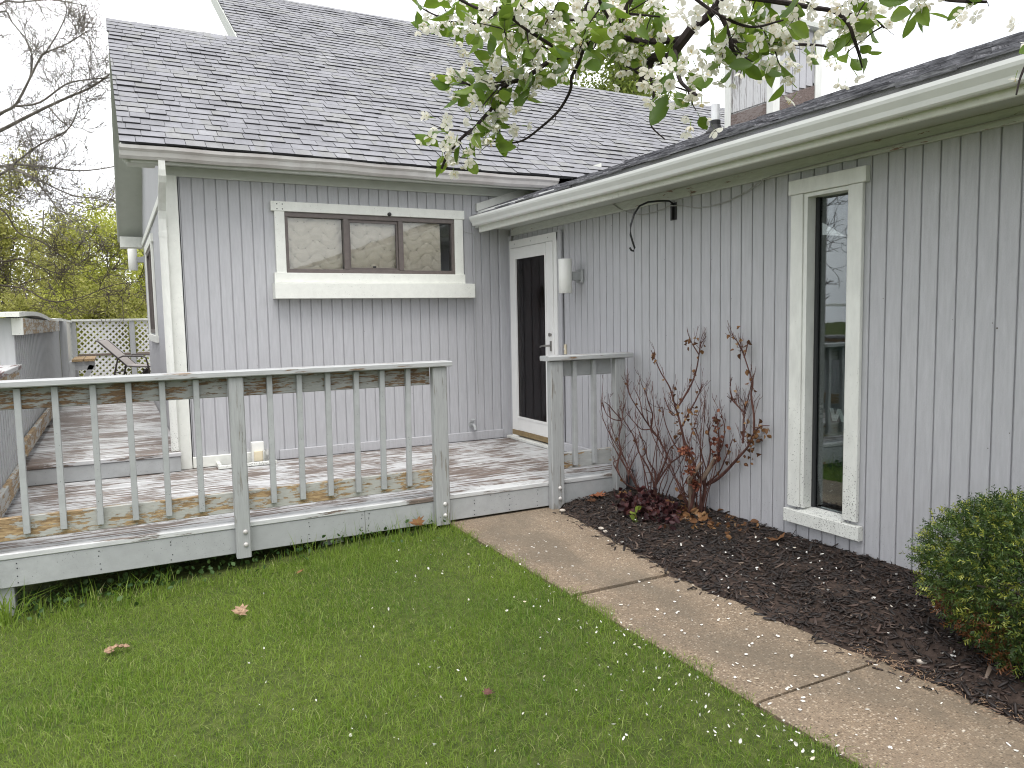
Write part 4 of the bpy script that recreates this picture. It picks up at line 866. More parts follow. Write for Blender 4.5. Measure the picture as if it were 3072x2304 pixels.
LIMBS = [[0.1,0.02,[[-6.92,10.27,4.03],[-6.15,9.78,4.57],[-5.47,9.31,4.85],[-5.06,8.97,5.03],[-4.66,8.64,5.2],[-4.3,8.32,5.33],[-3.94,8.01,5.46],[-3.62,7.72,5.66],[-3.37,7.46,5.82]]],[0.09,0.015,[[-6.92,10.27,4.03],[-6.09,9.83,4.73],[-5.47,9.48,5.18],[-5.23,9.3,5.3],[-5.08,9.17,5.5],[-4.75,8.99,6.12],[-4.64,8.87,6.2],[-4.31,8.64,6.32],[-3.95,8.4,6.53]]],[0.05,0.012,[[-5.17,9.02,5.24],[-4.78,8.69,5.27],[-4.35,8.35,5.54],[-3.97,8.02,5.58],[-3.63,7.71,5.57],[-3.38,7.44,5.58]]],[0.07,0.012,[[-6.94,10.25,3.73],[-6.02,9.63,3.87],[-5.51,9.21,4.05],[-5.19,8.91,4.27],[-4.82,8.57,4.51],[-4.39,8.21,4.71],[-4.21,7.98,4.98],[-4.1,7.79,5.35]]],[0.07,0.012,[[-6.94,10.25,3.73],[-6.11,9.69,4.06],[-5.5,9.22,4.2],[-5.17,8.89,4.2],[-4.68,8.46,4.1],[-4.21,8.05,4.01],[-3.71,7.63,4.04],[-3.47,7.34,4.11]]],[0.05,0.01,[[-5.42,9.05,4.19],[-5.16,8.79,4.07],[-4.85,8.5,3.87],[-4.39,8.12,3.6],[-4.08,7.83,3.52],[-3.69,7.51,3.44],[-3.48,7.28,3.39]]],[0.05,0.01,[[-5.42,9.05,4.19],[-5.0,8.58,3.94],[-4.76,8.2,3.62],[-4.55,7.83,3.28],[-4.24,7.43,3.14],[-3.95,7.03,2.94]]],[0.06,0.012,[[-6.88,10.32,4.76],[-6.23,10.14,6.41],[-5.37,9.76,7.09],[-5.19,9.65,6.9],[-4.98,9.51,6.6],[-4.7,9.33,6.3]]],[0.06,0.012,[[-6.45,10.17,5.49],[-5.91,10.09,6.62],[-5.38,9.98,7.31],[-5.06,9.91,7.37],[-4.56,9.75,7.44],[-4.13,9.61,7.39],[-3.96,9.62,7.38]]],[0.05,0.01,[[-5.1,9.47,5.57],[-4.94,9.27,5.86],[-4.88,9.13,6.18],[-4.95,9.05,6.46],[-4.95,8.94,6.66]]],[0.035,0.008,[[-4.66,8.64,5.2],[-4.48,8.43,4.93],[-4.36,8.27,4.76],[-4.62,8.3,4.54],[-4.84,8.36,4.84]]],[0.035,0.008,[[-4.64,8.72,6.16],[-4.42,8.53,6.47],[-4.27,8.37,6.78],[-4.29,8.27,6.91]]],[0.05,0.01,[[-6.97,10.22,3.29],[-6.22,9.75,3.45],[-5.56,9.31,3.46],[-5.28,9.03,3.01],[-4.93,8.74,2.84],[-4.53,8.4,2.5],[-4.25,8.15,2.35]]],[0.05,0.01,[[-6.99,10.2,2.92],[-6.3,9.68,2.17],[-5.64,9.25,2.08],[-5.22,8.94,1.99],[-4.84,8.64,1.76],[-4.35,8.31,1.82],[-3.83,7.98,2.02],[-3.38,7.67,2.08]]],[0.05,0.01,[[-6.98,10.21,3.11],[-6.26,9.7,2.72],[-5.61,9.25,2.51],[-5.28,8.98,2.54],[-4.96,8.71,2.38],[-4.55,8.38,2.22],[-4.06,8.05,2.31]]]]

# ================================================================== plants
def catmull(P, k=4):
    P = np.asarray(P, float)
    if len(P) < 3: return P
    Q = np.vstack([2*P[0]-P[1], P, 2*P[-1]-P[-2]]); out = []
    for i in range(1, len(Q)-2):
        a_, b_, c_, d_ = Q[i-1], Q[i], Q[i+1], Q[i+2]
        for t in np.arange(k)/k: out.append(.5*((2*b_)+(-a_+c_)*t+(2*a_-5*b_+4*c_-d_)*t*t+(-a_+3*b_-3*c_+d_)*t**3))
    out.append(P[-1]); return np.array(out)
def unit(v): return v/(np.linalg.norm(v)+1e-9)
def twigs(b, pts, r, rng, depth, dens, length, spread=.8, up=.15, n=4, tips=None, minr=.0, wig=.28):
    """random side shoots along a polyline, recursively"""
    seg = np.linalg.norm(np.diff(pts, axis=0), axis=1); L = seg.sum()
    m = rng.poisson(L*dens)
    for _ in range(m):
        i = rng.integers(0, len(pts)-1); t = rng.random(); p = pts[i]*(1-t)+pts[i+1]*t
        d = unit(unit(pts[i+1]-pts[i])*.6+rng.normal(0, spread, 3)*.7+np.array([0, 0, up])); l = length*rng.uniform(.5, 1.3); q = [p]; k = 4
        for j in range(k): d = unit(d+rng.normal(0, wig, 3)+np.array([0, 0, up*.3])); q.append(q[-1]+d*l/k)
        q = np.array(q); rr = max(minr, r*.55); b.tube(q, np.linspace(rr, max(minr*.7, rr*.35), len(q)), n, cap=False)
        if tips is not None: tips.append((q[-1], d)); tips.append((q[2], d))
        if depth > 1: twigs(b, q, rr, rng, depth-1, dens*1.9, length*.5, spread, up, n, tips, minr, wig)
LEAFV = np.array([(0, 0, 0), (.30, .28, .05), (.34, .55, .06), (.2, .82, .02), (0, 1, -.06), (-.2, .82, .02), (-.34, .55, .06), (-.30, .28, .05), (0, .3, -.03), (0, .6, -.03)])
LEAFF = [(0, 1, 8), (1, 2, 9, 8), (2, 3, 9), (3, 4, 9), (4, 5, 9), (5, 6, 9), (6, 7, 8, 9), (7, 0, 8)]
def rot_from(d, rng):
    d = unit(d); a_ = unit(np.cross(d, rng.normal(0, 1, 3))); c_ = np.cross(a_, d); return np.stack([a_, d, c_], 1)   # columns x,y,z
def leaves_mesh(name, spots, size, rng, curl=1.):
    V = []; F = []; base = 0; tri = [(0,1,8),(1,2,8),(2,9,8),(2,3,9),(3,4,9),(4,5,9),(5,6,9),(6,7,8),(6,8,9),(7,0,8)]
    for p, d in spots:
        s_ = size*rng.uniform(.6, 1.25); L = LEAFV*np.array([1, 1, curl*rng.uniform(.5, 3)]); V.append(p+(L*s_)@rot_from(d, rng).T); F.append(np.array(tri)+base); base += 10
    return np_mesh(name, np.concatenate(V), np.concatenate(F))

# ------------------------------------------------------------------ rose bushes, winter-bare
def rose(name, label, lines, seed, dead, extra):
    rg = np.random.default_rng(seed); t = thing(name, label, 'rose bush', tuple(lines[0][0])); t.location = (0, 0, 0)
    spots = []
    for k, L in enumerate(lines):
        P = catmull(L, 4); L0 = np.linalg.norm(np.diff(P, axis=0), axis=1).sum()
        r0_ = .010 if k in (0, ) else .0078; r0_ = r0_ if L0 > .35 else .0052
        if seed == 2 and k in (0, 3, 4): r0_ = .014
        b = MB(); b.tube(P, np.linspace(r0_, .0025, len(P)), 6); twigs(b, P, .0042, rg, 2, 14, .13, .55, .55, 4, None, .0017, .12)
        for _ in range(int(L0*35)):            # thorns
            i = rg.integers(0, len(P)-1); d = unit(rg.normal(0, 1, 3)); b.add([P[i]+np.array((0, 0, .003)), P[i]-np.array((0, 0, .003)), P[i]+d*.008], [(0, 1, 2)])
        b.build('stem', 'rose_bark', t)
        for _ in range(int(dead*L0*10)):
            i = rg.integers(len(P)//3, len(P)); spots.append((P[i]+rg.normal(0, .012, 3), unit(rg.normal(0, .6, 3)+np.array((0, 0, -.8)))))
    for _ in range(13):                                   # young upright canes
        p0 = np.array(lines[0][0])+rg.normal(0, .05, 3)*np.array((.3, 1, 0)); dy_ = rg.normal(0, .33); hh = rg.uniform(.35, .95)
        P = catmull([p0+np.array((-.02, dy_*.15, -.02)), p0+np.array((-.06, dy_*.45, hh*.3)), p0+np.array((-.08+rg.normal(0, .03), dy_*.8, hh*.65)), p0+np.array((-.07+rg.normal(0, .05), dy_*.95, hh))], 4); P[:, 0] = np.minimum(P[:, 0], -.03)
        b = MB(); b.tube(P, np.linspace(.0052, .0018, len(P)), 5); twigs(b, P[4:], .003, rg, 2, 10, .10, .5, .6, 4, None, .0014, .1); b.build('stem', 'rose_bark', t)
    for c_, n_, s_ in extra:
        for _ in range(n_): spots.append((np.array(c_)+rg.normal(0, s_, 3)*np.array((.5, 1, 1.2)), unit(rg.normal(0, .8, 3)+np.array((0, 0, -.5)))))
    spots = [(np.array((min(p[0], -.03), p[1], p[2])), d) for p, d in spots]
    link('dead_leaves', leaves_mesh('dead_leaves', spots, .036, rg, 2.), 'dead_leaf', t)['kind'] = 'stuff'
    return t, rg
ta, _ = rose('rose_bush', 'leafless thorny rose bush next to the short deck railing', ROSE_A, 1, .25, [])
near_pt = lambda L, f: L[int(f*(len(L)-1))]
tb, rg = rose('rose_bush', 'bare rose bush with clinging brown leaves nearer the tall window', ROSE_B, 2, 1.1,
          [(near_pt(ROSE_B[0], .5), 16, .05), (near_pt(ROSE_B[5], .05), 26, .05), (near_pt(ROSE_B[4], .7), 18, .05), (near_pt(ROSE_B[2], .5), 9, .03), (near_pt(ROSE_B[5], .95), 10, .03), (near_pt(ROSE_B[15], .5), 12, .04)])
sp = [(np.array(near_pt(ROSE_B[3], f))+rg.normal(0, .022, 3), unit(rg.normal(0, .7, 3)+np.array((0, 0, -.6)))) for f in rg.uniform(.45, 1, 120)]
sp += [(np.array(near_pt(ROSE_B[12], f))+rg.normal(0, .028, 3), unit(rg.normal(0, .7, 3)+np.array((0, 0, -.6)))) for f in rg.uniform(.3, .9, 70)]
sp = [(np.array((min(p[0], -.03), p[1], p[2])), d) for p, d in sp]
link('dead_leaves', leaves_mesh('dead_leaves', sp, .035, rg, 2.), 'dead_leaf_dark', tb)['kind'] = 'stuff'
b = MB(); P = catmull([(-.16, -3.16, -.16), (-.17, -3.16, -.05), (-.2, -3.19, .06), (-.24, -3.22, .12), (-.22, -3.27, .2), (-.2, -3.30, .26)], 4); b.tube(P, np.linspace(.026, .012, len(P)), 8)
P = catmull([(-.2, -3.19, .06), (-.14, -3.26, .14), (-.12, -3.32, .24), (-.13, -3.36, .29)], 4); b.tube(P, np.linspace(.02, .011, len(P)), 8); b.build('stump', 'rose_stump', tb)
# dark red leafy plant at the foot
rp_ = thing('red_leafed_plant', 'low plant with dark red leaves at the foot of the rose bushes', 'plant', (-.42, -2.98, -.17)); rp_.location = (0, 0, 0)
rg = np.random.default_rng(5); b = MB(); sp = []
for _ in range(34):
    p0 = np.array((-.40+rg.normal(0, .10), -2.98+rg.normal(0, .15), -.18)); d = unit(np.array((rg.normal(-.25, .5), rg.normal(0, .5), 1.)))
    l = rg.uniform(.08, .22); q = [p0+d*l*t+np.array((0, 0, -.15*t*t*l)) for t in np.linspace(0, 1, 4)]; b.tube(q, np.linspace(.003, .0015, 4), 4, False)
    for _ in range(14): sp.append((q[rg.integers(1, 4)]+rg.normal(0, .028, 3), unit(rg.normal(0, 1, 3)+np.array((-.3, -.3, .2)))))
tag(b.build('stems', 'rose_bark', rp_), kind='stuff')
link('leaves', leaves_mesh('leaves', sp, .05, rg), 'red_leaf', rp_)['kind'] = 'stuff'
sd_ = thing('seedling', 'small yellow-green seedling in front of the dark red plant', 'seedling', (-.66, -3.14, -.18))
rg = np.random.default_rng(6); sp = [(np.array((0, 0, .02+.012*i))+rg.normal(0, .012, 3), unit(rg.normal(0, 1, 3)+np.array((0, 0, .5)))) for i in range(9)]
link('leaves', leaves_mesh('leaves', sp, .05, rg), 'seedling_leaf', sd_)['kind'] = 'stuff'
MB().tube([(0, 0, -.01), (.004, 0, .05), (0, .006, .12)], .003, 5).build('stem', 'seedling_leaf', sd_)

# ------------------------------------------------------------------ clipped yew by the wall
ye = thing('yew_shrub', 'clipped dense dark green yew shrub by the grey wall', 'shrub', (-.43, -5.80, -.2)); ye.location = (0, 0, 0)
rg = np.random.default_rng(11); yc = np.array((-.43, -6.02, .115)); yh = np.array((.42, .75, .385)); Vn = []; Fn = []; tone = []; base = 0
def yew_pt(rg):
    d = unit(rg.normal(0, 1, 3)); e = 3.0; k = (abs(d)**e).sum()**(-1/e); p = d*k
    n_ = unit(np.sign(p)*abs(p)**(e-1)/yh)
    return p, n_
for q in range(15000):
    p, n_ = yew_pt(rg); lump = 1+.06*math.sin(p[0]*5+p[1]*7)*math.sin(p[2]*6+p[1]*3)+(.09*rg.random() if rg.random() < .04 else 0); dep = rg.uniform(0, 1)**1.7*.34
    P = yc+p*yh*lump*(1-dep)
    if P[2] < .1: P[:2] = yc[:2]+(P[:2]-yc[:2])*(1-.34*(.1-P[2])/.35)
    if P[0] > -.02 or P[2] < -.2: continue
    d = unit(n_+rg.normal(0, .5, 3)+np.array((0, 0, .25))); Rm = rot_from(d, rg); l = rg.uniform(.045, .08); m = 10
    tip = rg.random() < .28*(1 if P[2] > .0 else .4); brownz = P[2] < .12 and P[1] > -5.75 and rg.random() < .38*(P[0] < -.5)*(P[2] < .05)
    tn = rg.uniform(.0, .55)
    for j in range(m):
        s_ = (j+.5)/m; sd2 = 1 if j % 2 else -1; L = l*.34*(1-.35*s_)*rg.uniform(.8, 1.1); an = rg.uniform(-1.4, 1.4)
        dirn = np.array((sd2*math.cos(an), .75, math.sin(an))); dirn = unit(dirn); w_ = .0026; o_ = np.array((0, s_*l, 0)); pr_ = np.cross(dirn, np.array((0, 0, 1.)))*w_
        q3 = np.stack([o_-pr_, o_+pr_, o_+dirn*L*.7+pr_, o_+dirn*L, o_+dirn*L*.7-pr_]); Vn.append(P+q3@Rm.T); Fn.append(np.array([(0, 1, 2), (0, 2, 4), (4, 2, 3)])+base); base += 5
        tv = .93+rg.uniform(0, .07) if brownz else (rg.uniform(.66, .82) if tip and s_ > .35 else tn*.9+rg.uniform(0, .08)); tone += [tv]*3
me = np_mesh('needles', np.concatenate(Vn), np.concatenate(Fn)); at_ = me.attributes.new('tone', 'FLOAT', 'FACE'); at_.data.foreach_set('value', np.array(tone[:len(me.polygons)], np.float32))
tag(link('needles', me, 'yew_needle', ye), kind='stuff')
b = MB()
for _ in range(70):
    p, n_ = yew_pt(rg); P = yc+p*yh*.86
    if P[0] > -.05: P[0] = -.05
    b.tube(catmull([(yc[0]+rg.normal(0, .04), yc[1]+rg.normal(0, .05), -.22), yc+np.array((0, 0, -.15))+rg.normal(0, .06, 3), (yc+P)/2+rg.normal(0, .03, 3), P], 3), np.linspace(.016, .004, 10), 5, False)
tag(b.build('stems', 'dark_bark', ye), kind='stuff')

# ------------------------------------------------------------------ flowering crabapple overhead
ct = thing('crabapple_tree', 'flowering crabapple tree with white blossom branches hanging overhead', 'tree', (-2.7, -8.7, -.3)); ct.location = (0, 0, 0)
hub = np.array((-2.75, -7.15, 2.75)); b = MB()
b.tube(catmull([(-2.7, -8.9, -.4), (-2.68, -8.85, .3), (-2.75, -8.8, 1.1), (-2.7, -8.6, 1.7), (-2.72, -8.1, 2.25), (-2.74, -7.6, 2.55), hub], 5), np.linspace(.13, .045, 31), 10)
b.tube(catmull([(-2.7, -8.6, 1.7), (-2.5, -8.9, 2.3), (-2.1, -9.2, 3.0), (-1.6, -9.3, 3.6)], 5), np.linspace(.07, .02, 16), 8)
b.tube(catmull([(-2.7, -8.6, 1.7), (-3.1, -9.1, 2.4), (-3.6, -9.3, 3.1), (-4.2, -9.4, 3.7)], 5), np.linspace(.07, .02, 16), 8)
smooth(b.build('trunk', 'crab_bark', ct))
inc = [0, 7, 12, 14, 15, 16, 17, 18, 4]
rg = np.random.default_rng(21)
dens = {0: .8, 1: 1.3, 2: .22, 3: .10, 4: 1.3, 5: 1.3, 6: 1.5, 7: 1.1, 8: 1., 9: .10, 10: 1.0, 11: .9, 12: .85, 13: 1.0, 14: .8, 15: .7, 16: 1.25, 17: 1.2, 18: 1.2}
# leaf and blossom shapes shared by all
lv = []
for k in range(4):
    L = LEAFV*np.array([.92-.06*k, 1, 1.]); L = L.copy(); L[:, 2] = -.10*(L[:, 1]**2)*(k-.6)+abs(L[:, 0])*(.25+.12*k); sz = .052+.007*k
    me = bpy.data.meshes.new('leaf'); V_ = [(0, -.25, 0)]+[]; me.from_pydata([tuple(v*sz) for v in L]+[(.016*sz, 0, 0), (-.016*sz, 0, 0), (-.012*sz, -.35*sz, -.02*sz), (.012*sz, -.35*sz, -.02*sz)], [], LEAFF+[(10, 11, 12, 13)]); me.update(); me.materials.append(M['crab_leaf'])
    me.polygons.foreach_set('use_smooth', np.ones(len(me.polygons), bool)); lv.append(me)
fl = []
for k in range(4):
    V_ = []; F_ = []; MI = []; cup = (.35, .7, .15, 1.0)[k]; R_ = (.020, .018, .021, .017)[k]
    for j in range(5):
        an = j*2*math.pi/5+rg.uniform(-.12, .12); cu = cup+rg.uniform(-.15, .2); base = len(V_)
        for (u, v) in ((0, .12), (-.30, .45), (0, .45), (.30, .45), (-.36, .75), (0, .78), (.36, .75), (-.16, 1.0), (.16, 1.0)):
            z = cu*v*v*.75+.08*abs(u)+rg.uniform(-.03, .03); rr = v*(1-.22*cu); V_.append((R_*(rr*math.cos(an)-u*math.sin(an)), R_*(rr*math.sin(an)+u*math.cos(an)), R_*z))
        for f_ in ((0, 3, 2), (0, 2, 1), (1, 2, 5, 4), (2, 3, 6, 5), (4, 5, 7), (5, 8, 7), (5, 6, 8)): F_.append(tuple(base+i for i in f_)); MI.append(0)
    for j in range(9):
        an = rg.uniform(0, 6.28); r_ = rg.uniform(.1, .35)*R_; base = len(V_); x_, y_ = r_*math.cos(an), r_*math.sin(an); h_ = R_*rg.uniform(.3, .5)
        V_ += [(x_*.3, y_*.3, 0), (x_+.0005, y_, h_), (x_-.0005, y_+.0005, h_), (x_+.0014, y_, h_+.001), (x_-.0014, y_, h_+.001), (x_, y_, h_+.0028)]
        F_ += [(base, base+1, base+2), (base+3, base+4, base+5)]; MI += [1, 1]
    base = len(V_); V_ += [(.0012, 0, 0), (-.0012, 0, 0), (-.001, .002, -R_*1.1), (.001, .002, -R_*1.1)]; F_.append((base, base+1, base+2, base+3)); MI.append(2)
    me = bpy.data.meshes.new('blossom'); me.from_pydata(V_, [], F_); me.update()
    for mm in ('blossom_petal', 'stamen', 'crab_leaf'): me.materials.append(M[mm])
    me.polygons.foreach_set('material_index', np.array(MI, np.int32)); me.polygons.foreach_set('use_smooth', np.ones(len(me.polygons), bool)); fl.append(me)
NL = NF = 0; LIST = []; b2 = MB()
def put(nm, me, p, d, roll=0):
    Rm = rot_from(d, rg); o = bpy.data.objects.new(nm, me); COL.objects.link(o); o.parent = ct
    o.matrix_local = Matrix([[*Rm[0], p[0]], [*Rm[1], p[1]], [*Rm[2], p[2]], [0, 0, 0, 1]]); return o
cdir = np.array(CAM_POS)
for k, (ra, rb, L) in enumerate(CRAB):
    P = catmull(L, 5); b = MB(); b.tube(P, np.linspace(ra, rb, len(P)), 7)
    if k in inc:
        A = P[0]; mid = (A+hub)/2+np.array((0, 0, .18)); b.tube(catmull([hub, mid, A], 6), np.linspace(.03, ra, 13), 7)
    twigs(b, P, max(.0022, rb*.7), rg, 1, 5 if dens[k] > .5 else 14, .05 if dens[k] > .5 else .055, .9, -.1, 4, None, .0009)
    b.build('branch', 'crab_bark', ct)
    seg = np.linalg.norm(np.diff(P, axis=0), axis=1); cum = np.concatenate([[0], np.cumsum(seg)]); Lt = cum[-1]
    subs = [P]
    if dens[k] > .5:
        for _ in range(int(Lt/(.045 if k in (1, 4, 5, 6, 8, 10, 16, 17) else .085))):
            i = rg.integers(0, len(P)-1); d = unit(rg.normal(0, 1, 3)+np.array((0, 0, -.25))); l_ = rg.uniform(.04, .11); q = [P[i]]
            for j in range(4): d = unit(d+rg.normal(0, .25, 3)); q.append(q[-1]+d*l_/4)
            q = np.array(q); b2.tube(q, np.linspace(.0022, .0011, 5), 4, False)
            for j in (2, 3, 4): LIST.append((k, q[j], unit(q[j]-q[j-1])))
    s_ = rg.uniform(0, .02)
    while s_ < Lt:
        i = min(len(P)-2, np.searchsorted(cum, s_)-1 if s_ > 0 else 0); p = P[i]+(P[i+1]-P[i])*((s_-cum[i])/(seg[i]+1e-9))
        if rg.random() < dens[k]: LIST.append((k, p, unit(P[i+1]-P[i])))
        s_ += rg.uniform(.022, .04)
tag(b2.build('twigs', 'crab_bark', ct), kind='stuff')
nodes = len(LIST); print('crab nodes', nodes)
FLW = []; LVS = []
for k, p, tn in LIST:
    side = unit(rg.normal(0, 1, 3)+np.array((0, 0, .1))); c = p+side*rg.uniform(.01, .05)
    nf = rg.choice([0, 1, 2, 3, 4, 5], p=[.2, .2, .24, .2, .1, .06]); nl = rg.choice([0, 1, 2], p=[.25, .45, .3])
    for _ in range(nf):
        q = c+rg.normal(0, .024, 3)+np.array((0, 0, -.008)); d = unit(q-p+rg.normal(0, .02, 3)+np.array((0, 0, -.015)))
        Rm = rot_from(d, rg); xx, yy_, zz = Rm[:, 0], Rm[:, 2], Rm[:, 1]; s1 = rg.uniform(.68, 1.0)
        FLW.append((np.linalg.norm(q-cdir), fl[rg.integers(0, 4)], Matrix([[xx[i]*s1, -yy_[i]*s1, zz[i]*s1, q[i]] for i in range(3)]+[[0, 0, 0, 1]])))
    for _ in range(nl):
        d = unit(side*.7+tn*rg.uniform(-.3, .8)+rg.normal(0, .55, 3)+np.array((0, 0, -.25))); q = p+d*.018; Rm = rot_from(d, rg); s1 = rg.uniform(.65, 1.05)
        LVS.append((np.linalg.norm(q-cdir), lv[rg.integers(0, 4)], Matrix([[*(Rm[i]*s1), q[i]] for i in range(3)]+[[0, 0, 0, 1]])))
for nm, lst in (('blossom', FLW), ('leaf', LVS)):
    lst.sort(key=lambda t: t[0])
    for _, me, mw in lst[:300]:
        o = bpy.data.objects.new(nm, me); COL.objects.link(o); o.parent = ct; o.matrix_local = mw
    V_ = []; F_ = []; MI = []
    for _, me, mw in lst[300:]:
        base = len(V_); V_ += [tuple(mw @ v.co) for v in me.vertices]
        for pl in me.polygons: F_.append(tuple(base+i for i in pl.vertices)); MI.append(pl.material_index)
    if V_:
        mm = bpy.data.meshes.new(nm+'_mass'); mm.from_pydata(V_, [], F_); mm.update()
        for m_ in lst[0][1].materials: mm.materials.append(m_)
        mm.polygons.foreach_set('material_index', np.array(MI, np.int32)); mm.polygons.foreach_set('use_smooth', np.ones(len(F_), bool))
        o = bpy.data.objects.new('blossoms' if nm == 'blossom' else 'leaves', mm); COL.objects.link(o); o.parent = ct; o['kind'] = 'stuff'
NF, NL = len(FLW), len(LVS)
print('blossoms', NF, 'leaves', NL)

# ------------------------------------------------------------------ bare tree on the left
bt = thing('bare_tree', 'large bare tree with spreading grey branches behind the fence', 'tree', (-7.2, 11.5, -1.5)); bt.location = (0, 0, 0)
rg = np.random.default_rng(31); b = MB(); tb_ = float(gz(-7.0, 10.4))
tr_ = catmull([(-7.1, 10.5, tb_-.2), (-7.05, 10.45, 1.0), (-6.95, 10.3, 2.6), (-6.93, 10.27, 4.0), (-7.0, 10.3, 6.0), (-7.15, 10.5, 8.0), (-7.1, 10.6, 10.5)], 5)
b.tube(tr_, np.linspace(.24, .05, len(tr_)), 10); twigs(b, tr_[16:], .05, rg, 3, 1.6, 1.8, .8, .3, 5, None, .006); b.build('trunk', 'grey_bark', bt)
for k, (ra, rb, L) in enumerate(LIMBS):
    ra *= .40; rb *= .5; P = catmull(L, 4); b = MB(); b.tube(P, np.linspace(ra, rb, len(P)), 7, False)
    if k in (0, 1, 3, 4, 7, 8, 12, 13, 14):
        j = int(np.argmin([abs(q[2]-P[0][2]+.3) for q in tr_])); b.tube(catmull([tr_[j], (tr_[j]+P[0])/2+np.array((0, 0, .05)), P[0]], 3), np.linspace(ra*1.2, ra, 7), 7, False)
    vis = P[len(P)//5:]
    twigs(b, vis, max(.011, rb*1.3), rg, 3, 4.2, .85, .75, .12, 3, None, .0042); b.build('limb', 'dark_bark' if k > 11 else 'grey_bark', bt)

# ------------------------------------------------------------------ woodland trees
def wood_tree(name, label, x, y, h, cw, seed, leaf, nleaf, lsz, barkm, group='woodland trees behind the deck', c0=.2):
    rg = np.random.default_rng(seed); z0 = float(gz(x, y)); t = thing(name, label, 'tree', (x, y, z0), group); b = MB(); tips = []
    st = catmull([(0, 0, -.2), (rg.normal(0, .15), rg.normal(0, .15), h*.3), (rg.normal(0, .3), rg.normal(0, .3), h*.6), (rg.normal(0, .4), rg.normal(0, .4), h*.95)], 5); b.tube(st, np.linspace(h*.018+.03, .02, len(st)), 7, False)
    for _ in range(int(10+h*1.6)):
        f = rg.uniform(c0, .98); i = int(f*(len(st)-1)); p = st[i]; an = rg.uniform(0, 6.28); l = cw*rg.uniform(.45, 1.)*(1.15-.65*f)
        d = np.array((math.cos(an), math.sin(an), rg.uniform(.2, .8))); q = [p]
        for j in range(5): d = unit(d+rg.normal(0, .22, 3)+np.array((0, 0, .05))); q.append(q[-1]+d*l/5)
        q = np.array(q); r_ = .012+.02*(1-f); b.tube(q, np.linspace(r_*1.6, r_*.4, 6), 5, False); tips.append((q[-1], d)); twigs(b, q, r_, rg, 2, 3.0, cw*.28, .8, .2, 3, tips, .007)
    b.build('trunk', barkm, t)
    if nleaf:
        T = np.array([p for p, d in tips]); k = rg.integers(0, len(T), nleaf); P = T[k]+rg.normal(0, .13+.03*cw, (nleaf, 3)); s_ = lsz*rg.uniform(.5, 1.3, (nleaf, 1))
        A = rg.normal(0, 1, (nleaf, 3)); A /= np.linalg.norm(A, axis=1)[:, None]; B_ = np.cross(A, rg.normal(0, 1, (nleaf, 3))); B_ /= np.linalg.norm(B_, axis=1)[:, None]
        V = np.stack([P, P+(A*.5+B_*.38)*s_, P+A*s_, P+(A*.5-B_*.38)*s_], 1).reshape(-1, 3); F = np.arange(nleaf*4).reshape(-1, 4)
        tag(link('crown', np_mesh('crown', V, F), leaf, t), kind='stuff')
    return t
TREES = [
 (-6.9, 21.0, 8.2, 2.6, 101, 'olive_leaf', 21000, .10, 'dark_bark', 'full olive green tree tallest at the edge of the photo'),
 (-5.5, 26.0, 7.4, 2.4, 102, 'olive_leaf', 9000, .10, 'grey_bark', 'thin half bare tree between the olive and yellow-green trees'),
 (-4.1, 24.5, 6.9, 2.6, 103, 'spring_leaf', 24000, .10, 'dark_bark', 'bright yellow-green spring tree nearest to the gable wall'),
 (-6.2, 31.0, 8.6, 3.0, 104, 'olive_leaf', 12000, .11, 'grey_bark', 'sparse grey tree rising behind the half bare tree'),
 (-2.9, 31.0, 8.6, 3.0, 105, 'spring_leaf', 16000, .11, 'dark_bark', 'yellow-green tree mostly hidden behind the gable wall'),
 (-8.6, 19.0, 7.0, 2.6, 106, 'olive_leaf', 20000, .10, 'dark_bark', 'olive green tree low beside the bare tree trunk'),
 (-4.9, 19.5, 4.6, 1.9, 107, 'spring_leaf', 17000, .08, 'dark_bark', 'short yellow-green tree right above the lattice fence'),
 (-6.3, 17.5, 4.4, 1.9, 108, 'olive_leaf', 16000, .08, 'dark_bark', 'short olive bushy tree above the board fence'),
 (-3.6, 18.5, 4.4, 1.9, 109, 'olive_leaf', 16000, .08, 'dark_bark', 'short bushy tree beside the far corner of the house'),
 (-10.5, 26.0, 8.0, 3.0, 110, 'spring_leaf', 14000, .11, 'dark_bark', 'spring green tree beyond the bare tree'),
 (-13.5, 22.0, 7.6, 3.0, 111, 'olive_leaf', 14000, .11, 'dark_bark', 'olive tree far beyond the bare tree'),
 (9.2, 10.2, 12.5, 3.6, 112, 'maple_leaf', 34000, .11, 'dark_bark', 'tall leafy spring tree showing above the roof behind the blossoms'),
]
for (x, y, h, cw, sd3, lf, nl, ls, bk, lab) in TREES: wood_tree('tree', lab, x, y, h, cw, sd3, lf, nl, ls, bk, c0=.12 if h < 4 or cw < 2.7 else .2)
wood_tree('bare_tree', 'bare grey tree standing off past the deck mirrored in the tall window', -10.9, 6.9, 8.5, 3.6, 131, None, 0, 0, 'dark_bark', None)
